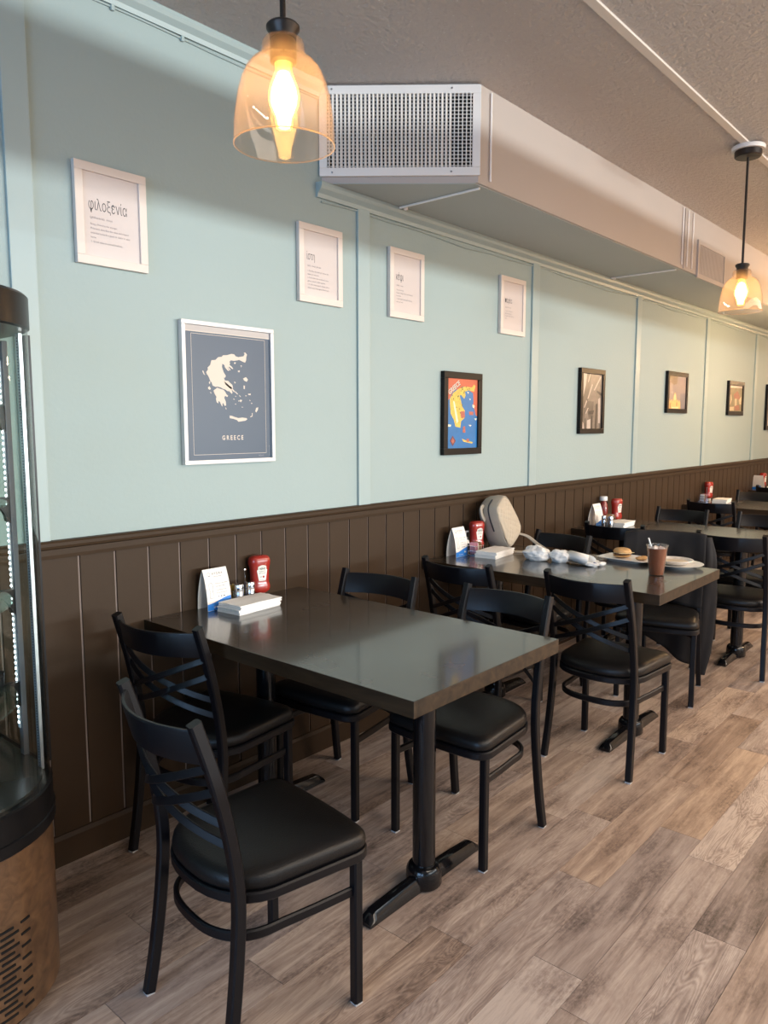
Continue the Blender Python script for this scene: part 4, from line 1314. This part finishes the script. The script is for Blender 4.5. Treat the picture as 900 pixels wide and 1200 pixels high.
PCOL = [mat('pink_packet', (0.72, 0.30, 0.36), 0.5), mat('yellow_packet', (0.78, 0.60, 0.12), 0.5), mat('blue_packet', (0.28, 0.36, 0.72), 0.5), mat('white_packet', (0.80, 0.77, 0.72), 0.5), mat('brown_packet', (0.36, 0.20, 0.09), 0.5)]


def make_caddy(label, order):
    """small wire basket with the sweetener packets standing in it"""
    t = thing('sugar_caddy', label, 'caddy', group='wire caddies of sugar packets')
    b = MB()
    w, d, h = 0.068, 0.052, 0.052
    for z in (0.003, 0.026, h):
        pts = [(-w / 2, -d / 2, z), (w / 2, -d / 2, z), (w / 2, d / 2, z), (-w / 2, d / 2, z)]
        b.tube(pts, 0.0016, 6, closed=True)
    for k in range(5):
        x = -w / 2 + w * k / 4
        for y in (-d / 2, d / 2):
            b.tube([(x, y, 0.003), (x, y, h)], 0.0013, 5)
    for k in range(1, 4):
        y = -d / 2 + d * k / 4
        for x in (-w / 2, w / 2):
            b.tube([(x, y, 0.003), (x, y, h)], 0.0013, 5)
        b.tube([(-w / 2, y, 0.003), (w / 2, y, 0.003)], 0.0013, 5)
    obj('wire_basket', b, M_CHROME, t, smooth=40)
    rr = random.Random(len(label))
    return t, w, d


def packets(base, order, seed, where):
    """packets standing in a caddy: each one a thing"""
    rr = random.Random(seed)
    bx, by, rz = base
    for k, ci in enumerate(order):
        lx = -0.026 + 0.052 * k / (len(order) - 1)
        ly = rr.uniform(-0.006, 0.006)
        b = MB()
        w, h = 0.036, 0.060
        rings = []
        for z, tk in ((0.0, 0.0004), (0.006, 0.0016), (0.03, 0.0026), (0.054, 0.0016), (h, 0.0004)):
            rings.append([(tk, -w / 2, z), (tk * 1.3, 0, z), (tk, w / 2, z), (-tk, w / 2, z), (-tk * 1.3, 0, z), (-tk, -w / 2, z)])
        b.loft(rings)
        nm = ('pink', 'yellow', 'blue', 'white', 'brown')[ci]
        o = obj('sugar_packet', b, PCOL[ci], loc=(bx + lx * math.cos(rz) - ly * math.sin(rz), by + lx * math.sin(rz) + ly * math.cos(rz), TZ + 0.008), rot=(rr.uniform(-0.10, 0.10), rr.uniform(-0.10, 0.10), rz + rr.uniform(-0.1, 0.1)), smooth=40)
        nth = order[:k].count(ci)
        tag(o, ('second ' if nth == 1 else 'third ' if nth == 2 else '') + nm + ' sugar packet in the caddy ' + where, 'sugar packet', 'sugar packets in the caddies')


def make_stand(label):
    """metal T handled condiment rack: thin tray, post and cross handle"""
    t = thing('condiment_rack', label, 'rack', group='condiment racks with a T handle')
    obj('rack_tray', MB().box((0, 0, 0.002), (0.105, 0.048, 0.003), bev=0.001), M_STEEL, t)
    obj('post', MB().lathe([(0.0032, 0.0035), (0.0032, 0.118)], seg=10), M_CHROME, t, smooth=40)
    obj('cross_handle', MB().box((0, 0, 0.121), (0.046, 0.012, 0.006), bev=0.0025), M_CHROME, t, smooth=40)
    return t


def put(o, x, y, a=0.0):
    o.location = (x, y, TZ)
    o.rotation_euler = (0, 0, R(a))
    return o


# table one
tent0 = put(make_tent('white and blue tent card on the nearest table, at its wall corner'), 1.681, -0.052, 1)
nap0 = put(make_napkins('white napkin stack on the nearest table in front of the shakers'), 1.762, -0.158, 4)
ket0 = put(make_ketchup('red ketchup bottle on the nearest table, standing on its white cap'), 1.902, -0.045, -14)
sh0 = put(make_shaker('left of the two steel shakers on the nearest table'), 1.775, -0.078)
put(dup(sh0, (0, 0, 0), 0, 'right of the two steel shakers on the nearest table, nearer the ketchup'), 1.832, -0.075)
st0 = put(make_stand('T handled chrome condiment rack between the shakers on the nearest table'), 1.808, -0.040)
cd0 = put(make_caddy('wire caddy of yellow and blue packets beside the nearest tent card', 0)[0], 1.775, -0.031 + 0.0, 0)
cd0.location.x = 1.7795; cd0.location.y = -0.036
st0.location.x = 1.836; st0.location.y = -0.0365
st0.scale = (0.30, 1, 1)
packets((1.7795, -0.036, 0), [4, 4, 1, 3, 1, 2, 2], 3, 'on the nearest table')
# table two
put(dup(tent0, (0, 0, 0), 0, 'white and blue tent card on the table with the beige bag'), 3.206, -0.068, 1)
put(dup(nap0, (0, 0, 0), 0, 'white napkin stack on the table with the beige bag'), 3.335, -0.215, 6)
put(dup(ket0, (0, 0, 0), 0, 'red ketchup bottle leaning close to the beige bag'), 3.365, -0.080, -18)
put(dup(cd0, (0, 0, 0), 0, 'wire caddy of pink and brown packets on the table with the beige bag'), 3.285, -0.128, 0)
packets((3.285, -0.128, 0), [0, 0, 0, 3, 4, 4, 4], 4, 'by the beige bag')
pb = put(thing('pump_bottle', 'small white pump bottle with a black collar behind the pink packets', 'bottle'), 3.300, -0.055)
obj('bottle_body', MB().lathe([(0.0, 0), (0.018, 0), (0.020, 0.003), (0.020, 0.060), (0.016, 0.070), (0.009, 0.074), (0.0, 0.075)], seg=18), M_CAPW, pb, smooth=40)
obj('label', MB().lathe([(0.0203, 0.018), (0.0203, 0.054)], seg=18, cap=False), mat('green_black_label', (0.03, 0.05, 0.04), 0.5), pb, smooth=40)
obj('pump', MB().lathe([(0.011, 0.073), (0.011, 0.086), (0.004, 0.087), (0.004, 0.112), (0.0, 0.112)], seg=12).box((0.0, 0, 0.116), (0.040, 0.010, 0.008), bev=0.002), mat('pump_grey', (0.25, 0.25, 0.26), 0.35), pb, smooth=40)
# table three
put(dup(tent0, (0, 0, 0), 0, 'white tent card beside the pair of red bottles, behind the chair back'), 4.800, -0.075, -1)
put(dup(nap0, (0, 0, 0), 0, 'white napkin stack in front of the pair of red bottles'), 4.885, -0.215, 4)
put(dup(ket0, (0, 0, 0), 0, 'inverted red ketchup bottle, the right one of the pair'), 5.060, -0.105, -14)
hb_ = put(thing('hot_sauce_bottle', 'red sauce bottle with its white cap on top, the left one of the pair', 'bottle'), 4.965, -0.050)
obj('bottle_body', MB().lathe([(0.0, 0), (0.028, 0), (0.031, 0.004), (0.031, 0.110), (0.027, 0.135), (0.017, 0.152), (0.016, 0.158), (0.0, 0.158)], seg=22), mat('dark_red_sauce', (0.20, 0.018, 0.014), 0.25, coat=0.5), hb_, smooth=40)
obj('cap', MB().lathe([(0.0, 0.158), (0.026, 0.158), (0.027, 0.160), (0.026, 0.184), (0.024, 0.187), (0.0, 0.187)], seg=20), M_CAPW, hb_, smooth=40)
put(dup(sh0, (0, 0, 0), 0, 'left steel shaker in front of the third tent card'), 4.760, -0.200)
put(dup(sh0, (0, 0, 0), 0, 'right steel shaker between the third tent card and its napkins'), 4.762, -0.152)
put(dup(cd0, (0, 0, 0), 0, 'wire caddy of brown and yellow packets behind the third napkin stack'), 4.930, -0.118, 0)
packets((4.930, -0.118, 0), [4, 1, 4, 3, 4], 5, 'behind the third napkin stack')
# table four
put(dup(nap0, (0, 0, 0), 0, 'white napkin stack on the fourth table, by its wire caddy'), 6.985, -0.215, 6)
put(dup(ket0, (0, 0, 0), 0, 'red ketchup bottle on the fourth table, behind a white T handle'), 7.105, -0.060, -16)
put(dup(cd0, (0, 0, 0), 0, 'wire caddy of white and pink packets on the fourth table'), 6.945, -0.070, 0)
packets((6.945, -0.070, 0), [3, 4, 3, 0, 0], 6, 'on the fourth table')
s4 = put(dup(st0, (0, 0, 0), 0, 'T handled rack in front of the red bottle on the fourth table'), 7.022, -0.070)
# table five
put(dup(tent0, (0, 0, 0), 0, 'white tent card on the farthest table at the photo edge'), 8.660, -0.060, 70)
put(dup(nap0, (0, 0, 0), 0, 'white napkin stack on the farthest table at the photo edge'), 8.800, -0.190, 4)
put(dup(ket0, (0, 0, 0), 0, 'red bottle on the farthest table at the photo edge'), 8.835, -0.060, -10)
put(dup(cd0, (0, 0, 0), 0, 'wire caddy of packets on the farthest table at the photo edge'), 8.745, -0.070, 0)
packets((8.745, -0.070, 0), [4, 3, 4, 4], 7, 'on the farthest table')

# ------------------------------------------------------------------ things on the second table
# plate with the sandwich
pt = put(thing('serving_plate', 'rectangular white plate holding the half sandwich on the second table', 'plate'), 3.640, -0.800, -4)
b = MB()
rings = []
for sc_, z in ((0.62, 0.0), (0.64, 0.0015), (0.72, 0.008), (0.97, 0.0155), (1.0, 0.018), (0.985, 0.0195), (0.90, 0.0165), (0.74, 0.0115), (0.60, 0.0105), (0.2, 0.0102)):
    rings.append([(x * sc_, y * sc_, z) for x, y in [se(2 * PI * q / 32, 0.088, 0.132, 7) for q in range(32)]])
obj('plate_body', b.loft(rings), pm, pt, smooth=50)
sw = put(thing('sandwich', 'half eaten toasted sandwich on the rectangular white plate', 'sandwich'), 3.672, -0.760)
sw.location.z = TZ + 0.0125
m_bun = mat('toasted_bun', (0.52, 0.29, 0.11), 0.6, var=0.35, vscale=30, bump=0.3, bscale=90)


def lump(c, rx, ry, rz, amp, seed, nu=18, nv=10, freq=18, squash=0.0):
    b = MB()
    rings = []
    for j in range(nv + 1):
        th = PI * (j / nv)
        ring = []
        for i in range(nu):
            ph = 2 * PI * i / nu
            d = Vector((math.sin(th) * math.cos(ph), math.sin(th) * math.sin(ph), -math.cos(th)))
            r_ = 1 + amp * noise.noise(d * freq * 0.1 + Vector((seed, seed * 1.7, 0)))
            z = d.z * rz * r_
            if squash and z < 0:
                z *= squash
            ring.append((c[0] + d.x * rx * r_, c[1] + d.y * ry * r_, c[2] + z))
        rings.append(ring)
    return b.loft(rings)


obj('lower_bun', lump((0, 0, 0.008), 0.046, 0.045, 0.0085, 0.15, 2), m_bun, sw, smooth=60)
obj('filling', lump((0, -0.002, 0.019), 0.045, 0.044, 0.007, 0.5, 5, freq=60), mat('cooked_filling', (0.20, 0.095, 0.045), 0.5, var=0.5, vscale=60), sw, smooth=60)
obj('lettuce', lump((-0.005, -0.006, 0.025), 0.046, 0.043, 0.003, 0.6, 8, freq=70), mat('sauce_cream', (0.68, 0.55, 0.33), 0.5, var=0.3, vscale=50), sw, smooth=60)
obj('upper_bun', lump((0.002, 0.001, 0.028), 0.046, 0.045, 0.020, 0.15, 3, squash=0.25), m_bun, sw, smooth=60)
rr = random.Random(4)
for k in range(4):
    c_ = (3.662 + rr.uniform(-0.022, 0.022), -0.858 + rr.uniform(-0.025, 0.020))
    o = obj('bread_piece', lump((0, 0, 0.009), rr.uniform(0.016, 0.024), rr.uniform(0.014, 0.02), 0.009, 0.5, k + 11, 12, 8, 30), m_bun, smooth=60, loc=(c_[0], c_[1], TZ + 0.0118))
    tag(o, ('torn golden bread piece nearest the sandwich', 'torn golden bread piece at the plate rim', 'palest torn bread piece on the rectangular plate', 'smallest torn bread piece near the cup')[k], 'bread', 'torn bread pieces beside the sandwich')
# round plate and bowl
rp = put(thing('dinner_plate', 'round white plate under the patterned bowl beside the iced tea', 'plate'), 3.650, -1.045)
obj('plate_body', MB().lathe([(0.0, 0.0), (0.070, 0.0), (0.073, 0.003), (0.085, 0.008), (0.118, 0.016), (0.122, 0.0185), (0.119, 0.0195), (0.084, 0.0115), (0.072, 0.0085), (0.0, 0.008)], seg=48), pm, rp, smooth=50)
bw = thing('bowl', 'shallow speckled white bowl standing on the round plate', 'bowl', (3.655, -1.035, TZ + 0.009))
obj('bowl_body', MB().lathe([(0.0, 0.0), (0.040, 0.0), (0.043, 0.002), (0.058, 0.009), (0.075, 0.020), (0.084, 0.024), (0.083, 0.026), (0.073, 0.022), (0.055, 0.012), (0.040, 0.005), (0.0, 0.005)], seg=48), mat('speckled_china', (0.70, 0.64, 0.58), 0.3, coat=0.3, var=0.35, vscale=70), bw, smooth=50)
obj('soup', MB().lathe([(0.0, 0.0165), (0.0605, 0.0165), (0.061, 0.0155), (0.0, 0.015)], seg=32), mat('creamy_soup', (0.62, 0.50, 0.36), 0.35, var=0.2, vscale=40), bw, smooth=30, kind='stuff')
# iced tea
cup = put(thing('iced_tea_cup', 'clear plastic cup of iced tea with a white straw', 'cup'), 3.385, -1.050)
obj('cup_wall', MB().lathe([(0.0, 0.0), (0.031, 0.0), (0.0325, 0.002), (0.046, 0.132), (0.0485, 0.134), (0.0490, 0.138), (0.0465, 0.139), (0.0448, 0.134), (0.0315, 0.0035), (0.0, 0.003)], seg=36), thin_glass('clear_plastic', (0.95, 0.95, 0.95), 1.0, 0.05, (1, 1, 1)), cup, smooth=40)
m_tea = bpy.data.materials.new('iced_tea')
m_tea.use_nodes = True
nt = m_tea.node_tree
pbs = nt.nodes['Principled BSDF']
pbs.inputs['Base Color'].default_value = (0.36, 0.115, 0.05, 1)
pbs.inputs['Roughness'].default_value = 0.08
pbs.inputs['Transmission Weight'].default_value = 0.5
pbs.inputs['IOR'].default_value = 1.33
obj('tea', MB().lathe([(0.0, 0.0038), (0.0309, 0.0042), (0.0435, 0.124), (0.0, 0.124)], seg=36), m_tea, cup, smooth=40)
ic = mat('ice', (0.72, 0.58, 0.50), 0.15, coat=0.5)
for k, (x, y, a) in enumerate(((0.012, 0.010, 0.4), (-0.018, 0.006, 1.1), (0.000, -0.020, 0.2))):
    obj('ice_cube', MB().box((x, y, 0.121), (0.024, 0.022, 0.020), rot=(0.3, 0.2 * k, a), bev=0.004), ic, cup, smooth=40)
obj('straw', MB().tube([(0.008, -0.004, 0.03), (-0.030, 0.030, 0.170)], 0.0034, 10), M_CAPW, cup, smooth=40)

# crumpled napkin, rolled paper and wrappers


def crumple(c, rx, ry, rz, seed, nu=56, nv=30):
    b = MB()
    rings = []
    for j in range(nv + 1):
        th = PI * j / nv
        ring = []
        for i in range(nu):
            ph = 2 * PI * i / nu
            d = Vector((math.sin(th) * math.cos(ph), math.sin(th) * math.sin(ph), -math.cos(th)))
            q = d * 1.6 + Vector((seed, 0, 0))
            r_ = 1 + 0.34 * noise.noise(q) + 0.30 * (0.5 - abs(noise.noise(q * 2.3))) + 0.10 * (0.5 - abs(noise.noise(q * 5.1)))
            z = max(d.z * rz * r_, -rz * 0.88)
            ring.append((c[0] + d.x * rx * r_, c[1] + d.y * ry * r_, c[2] + z))
        rings.append(ring)
    return b.loft(rings)


cn = tag(obj('crumpled_napkin', crumple((0, 0, 0.030), 0.050, 0.062, 0.034, 3.3), M_NAPKIN, smooth=180, loc=(3.375, -0.440, TZ)), 'larger crumpled white napkin lying in front of the blue lit chair post', 'napkin')
cn2 = tag(obj('crumpled_napkin', crumple((0, 0, 0.027), 0.040, 0.048, 0.031, 9.1), M_NAPKIN, smooth=180, loc=(3.400, -0.556, TZ)), 'smaller crumpled white napkin beside the rolled paper', 'napkin')
rp_ = MB()
for k in range(2):
    sp = []
    for q in range(30):
        a = q / 29 * 2 * PI * 1.35
        r_ = 0.026 + 0.0050 * a / (2 * PI)
        sp.append((r_ * math.cos(a + 1.9), r_ * math.sin(a + 1.9) * 0.86))
L0, L1 = -0.058, 0.058
vs = [(x, L0 + 0.010 * math.sin(i * 0.7), z) for i, (x, z) in enumerate(sp)] + [(x, L1 + 0.014 * math.sin(i * 0.35), z) for i, (x, z) in enumerate(sp)]
n = len(sp)
rp_.add(vs, [(i, i + 1, n + i + 1, n + i) for i in range(n - 1)])
ro = tag(obj('rolled_napkin', rp_, M_NAPKIN, smooth=60, loc=(3.405, -0.668, TZ + 0.0285), rot=(R(4), 0, R(-14))), 'rolled white paper napkin between crumpled napkin and blue wrappers', 'napkin')
sol = ro.modifiers.new('paper', 'SOLIDIFY'); sol.thickness = 0.0012
m_wb = mat('blue_white_wrapper', (0.75, 0.75, 0.74), 0.4)
for k, (x, y, a) in enumerate(((3.385, -0.735, 0.3), (3.425, -0.755, 1.0), (3.45, -0.715, 2.2))):
    w = tag(obj('snack_wrapper', crumple((0, 0, 0.009), 0.022, 0.030, 0.010, 20 + k, 24, 14), m_wb, smooth=60, loc=(x, y, TZ), rot=(0, 0, a)), ('crumpled white and blue wrapper nearest the rolled paper', 'crumpled white and blue wrapper nearest the sandwich plate', 'pale crumpled wrapper behind the two blue marked ones')[k], 'wrapper', 'crumpled wrappers')
    if k < 2:
        obj('blue_print', crumple((0.004, -0.012, 0.011), 0.010, 0.013, 0.009, 40 + k, 14, 8), mat('navy_print', (0.03, 0.06, 0.19), 0.4), w, smooth=60)

# beige quilted bag leaning on the wall
bg_ = thing('sling_bag', 'beige quilted sling bag leaning on the wainscot behind the ketchup', 'bag', (3.600, -0.125, TZ + 0.020), 0.0)
bg_.rotation_euler = (R(-10), R(-29), R(8))
m_bag = mat('beige_canvas', (0.40, 0.345, 0.275), 0.85, var=0.10, vscale=20, bump=0.25, bscale=220)
m_bag2 = mat('beige_quilting', (0.44, 0.365, 0.275), 0.75, var=0.08, vscale=20, bump=0.2, bscale=200)
bw_, bh_, bd_ = 0.098, 0.136, 0.056
zc = 0.128


def bag_ring(y, g):
    out = []
    for q in range(36):
        x, z = se(2 * PI * q / 36, bw_ + g, bh_ + g, 4.2)
        x *= 1 - 0.16 * (z / bh_)
        out.append((x, y, zc + z))
    return out


obj('bag_body', MB().loft([bag_ring(-bd_, -0.014), bag_ring(-bd_ + 0.004, -0.004), bag_ring(-bd_ * 0.4, 0.002), bag_ring(bd_ * 0.5, 0.001), bag_ring(bd_ - 0.004, -0.006), bag_ring(bd_, -0.018)]), m_bag, bg_, smooth=50)
qb = MB()


def quilt(u, v):
    a = 2 * PI * u
    r_ = v
    x, z = se(a, bw_ - 0.012, bh_ - 0.012, 4.2)
    x *= r_; z *= r_
    x *= 1 - 0.16 * (z / bh_)
    p, q_ = (x + z) / 0.034, (x - z) / 0.034
    puff = 0.0035 * abs(math.sin(PI * p)) ** 0.5 * abs(math.sin(PI * q_)) ** 0.5 + 0.010 * (1 - r_ ** 4)
    return (x, -bd_ - 0.0005 - puff, zc + z)


qb.grid(quilt, 72, 26)
obj('quilted_panel', qb, m_bag2, bg_, smooth=80)
pp = [(x, -bd_ + 0.001, z) for x, y, z in bag_ring(0, -0.008)]
obj('piping', MB().tube(pp, 0.0032, 6, closed=True), m_bag, bg_, smooth=60)
zz_ = [(-0.066 - 0.020 * math.sin(PI * k / 10), -bd_ * 0.15 - 0.006 * math.sin(PI * k / 10), zc + 0.02 + 0.10 * (k / 10)) for k in range(11)]
zp = [(p_[0], -0.012, p_[2]) for x, y, z in [(0, 0, 0)] for p_ in bag_ring(0, 0.0035)[9:19]]
obj('zip', MB().sweep(zp, rect(0.0075, 0.004)), mat('dark_zip', (0.03, 0.03, 0.035), 0.6), bg_, smooth=50)
obj('zip_pull', MB().box((0.02, -bd_ - 0.006, zc + 0.095), (0.016, 0.002, 0.006), bev=0.0008), mat('brass_pull', (0.55, 0.40, 0.20), 0.3, metal=1.0), bg_)
hp = [(p_[0], 0.02, p_[2]) for p_ in [(-0.045, 0, zc + 0.118), (-0.060, 0, zc + 0.140), (-0.085, 0, zc + 0.136), (-0.098, 0, zc + 0.105), (-0.094, 0, zc + 0.07)]]
obj('carry_loop', MB().sweep(smoothpath(hp, 5), rect(0.022, 0.006, 0.002), up=(0, 1, 0)), m_bag, bg_, smooth=50)
bpy.context.view_layer.update()
low = min((c_.matrix_world @ v_.co).z for c_ in bg_.children for v_ in c_.data.vertices)
bg_.location.z += TZ + 0.001 - low
# strap from the lower right corner of the bag, running down on to the table
sp_ = smoothpath([(3.675, -0.150, TZ + 0.075), (3.700, -0.195, TZ + 0.060), (3.690, -0.265, TZ + 0.024), (3.655, -0.330, TZ + 0.006), (3.585, -0.330, TZ + 0.005), (3.520, -0.285, TZ + 0.005), (3.480, -0.235, TZ + 0.006)], 6)
inv = (Matrix.Translation(bg_.location) @ bg_.rotation_euler.to_matrix().to_4x4()).inverted()
obj('shoulder_strap', MB().sweep([inv @ p_ for p_ in sp_], rect(0.020, 0.004, 0.001)), m_bag, bg_, smooth=50)

# ------------------------------------------------------------------ jacket over the chair back
jk = thing('jacket', 'dark grey jacket draped over a chair back beside the iced tea table', 'jacket', (3.98, -0.85, 0), R(194))
m_jk = mat('charcoal_jersey', (0.022, 0.021, 0.022), 0.9, spec=0.2, var=0.2, vscale=12, bump=0.25, bscale=320)


def jx(z):
    return -0.174 - (min(z, 0.835) - 0.55) * 0.27


def drape(u, v):
    """u across the chair back (local y), v from the front hem over the top rail to the back hem"""
    y = -0.235 + 0.43 * u
    bow = 0.036 * (1 - min(1, abs(y) / 0.166) ** 2)
    zf = 0.475 + 0.02 * math.sin(5 * u)
    zb = 0.20 + 0.06 * math.sin(4 * u + 1) - 0.06 * u
    ztop = 0.846 - 0.010 * (max(0, abs(y) - 0.17) / 0.045)
    fold = 0.011 * math.sin(17 * u + 2.0) + 0.020 * noise.noise((u * 6, v * 4, 2.2))
    if v < 0.36:
        t_ = v / 0.36
        z = zf + (ztop - 0.02 - zf) * t_
        x = jx(z) - bow + 0.030 + fold * (1 - t_) * 1.2
    elif v < 0.46:
        t_ = (v - 0.36) / 0.10
        a = PI * t_
        z = ztop - 0.02 + 0.022 * math.sin(a)
        x = jx(0.83) - bow + 0.004 + 0.026 * math.cos(a)
    else:
        t_ = (v - 0.46) / 0.54
        z = ztop - 0.02 + (zb - ztop + 0.02) * t_
        x = jx(0.83) - bow * (1 - t_) - 0.024 - 0.012 * t_ + fold * t_ * 1.3
    return (x, y, z)


o = obj('jacket_body', MB().grid(drape, 44, 60), m_jk, jk, smooth=180)
sm = o.modifiers.new('cloth', 'SOLIDIFY'); sm.thickness = 0.006


def sleeve(pts, radii, seed):
    rings = []
    P_ = smoothpath(pts, 6)
    n_ = len(P_)
    for i, p_ in enumerate(P_):
        f_ = i / (n_ - 1) * (len(radii) - 1)
        k_ = min(int(f_), len(radii) - 2)
        r_ = radii[k_] + (radii[k_ + 1] - radii[k_]) * (f_ - k_)
        ring = []
        for q in range(24):
            a = 2 * PI * q / 24
            w_ = 1 + 0.16 * math.sin(3 * a + seed + i * 0.12) + 0.16 * noise.noise((math.cos(a) * 1.5, math.sin(a) * 1.5, i * 0.22 + seed))
            ring.append((p_.x + r_ * 0.62 * w_ * math.cos(a), p_.y + r_ * w_ * math.sin(a), p_.z))
        rings.append(ring)
    return MB().loft(rings)


obj('sleeve', sleeve([(-0.255, 0.195, 0.825), (-0.235, 0.208, 0.70), (-0.205, 0.212, 0.50), (-0.190, 0.206, 0.30), (-0.195, 0.200, 0.16), (-0.200, 0.197, 0.07)], [0.026, 0.040, 0.048, 0.044, 0.036, 0.026], 1.0), m_jk, jk, smooth=180)
obj('sleeve', sleeve([(-0.268, -0.190, 0.825), (-0.300, -0.205, 0.68), (-0.305, -0.200, 0.48), (-0.300, -0.19, 0.32), (-0.300, -0.185, 0.24)], [0.028, 0.045, 0.050, 0.046, 0.036], 4.0), m_jk, jk, smooth=180)
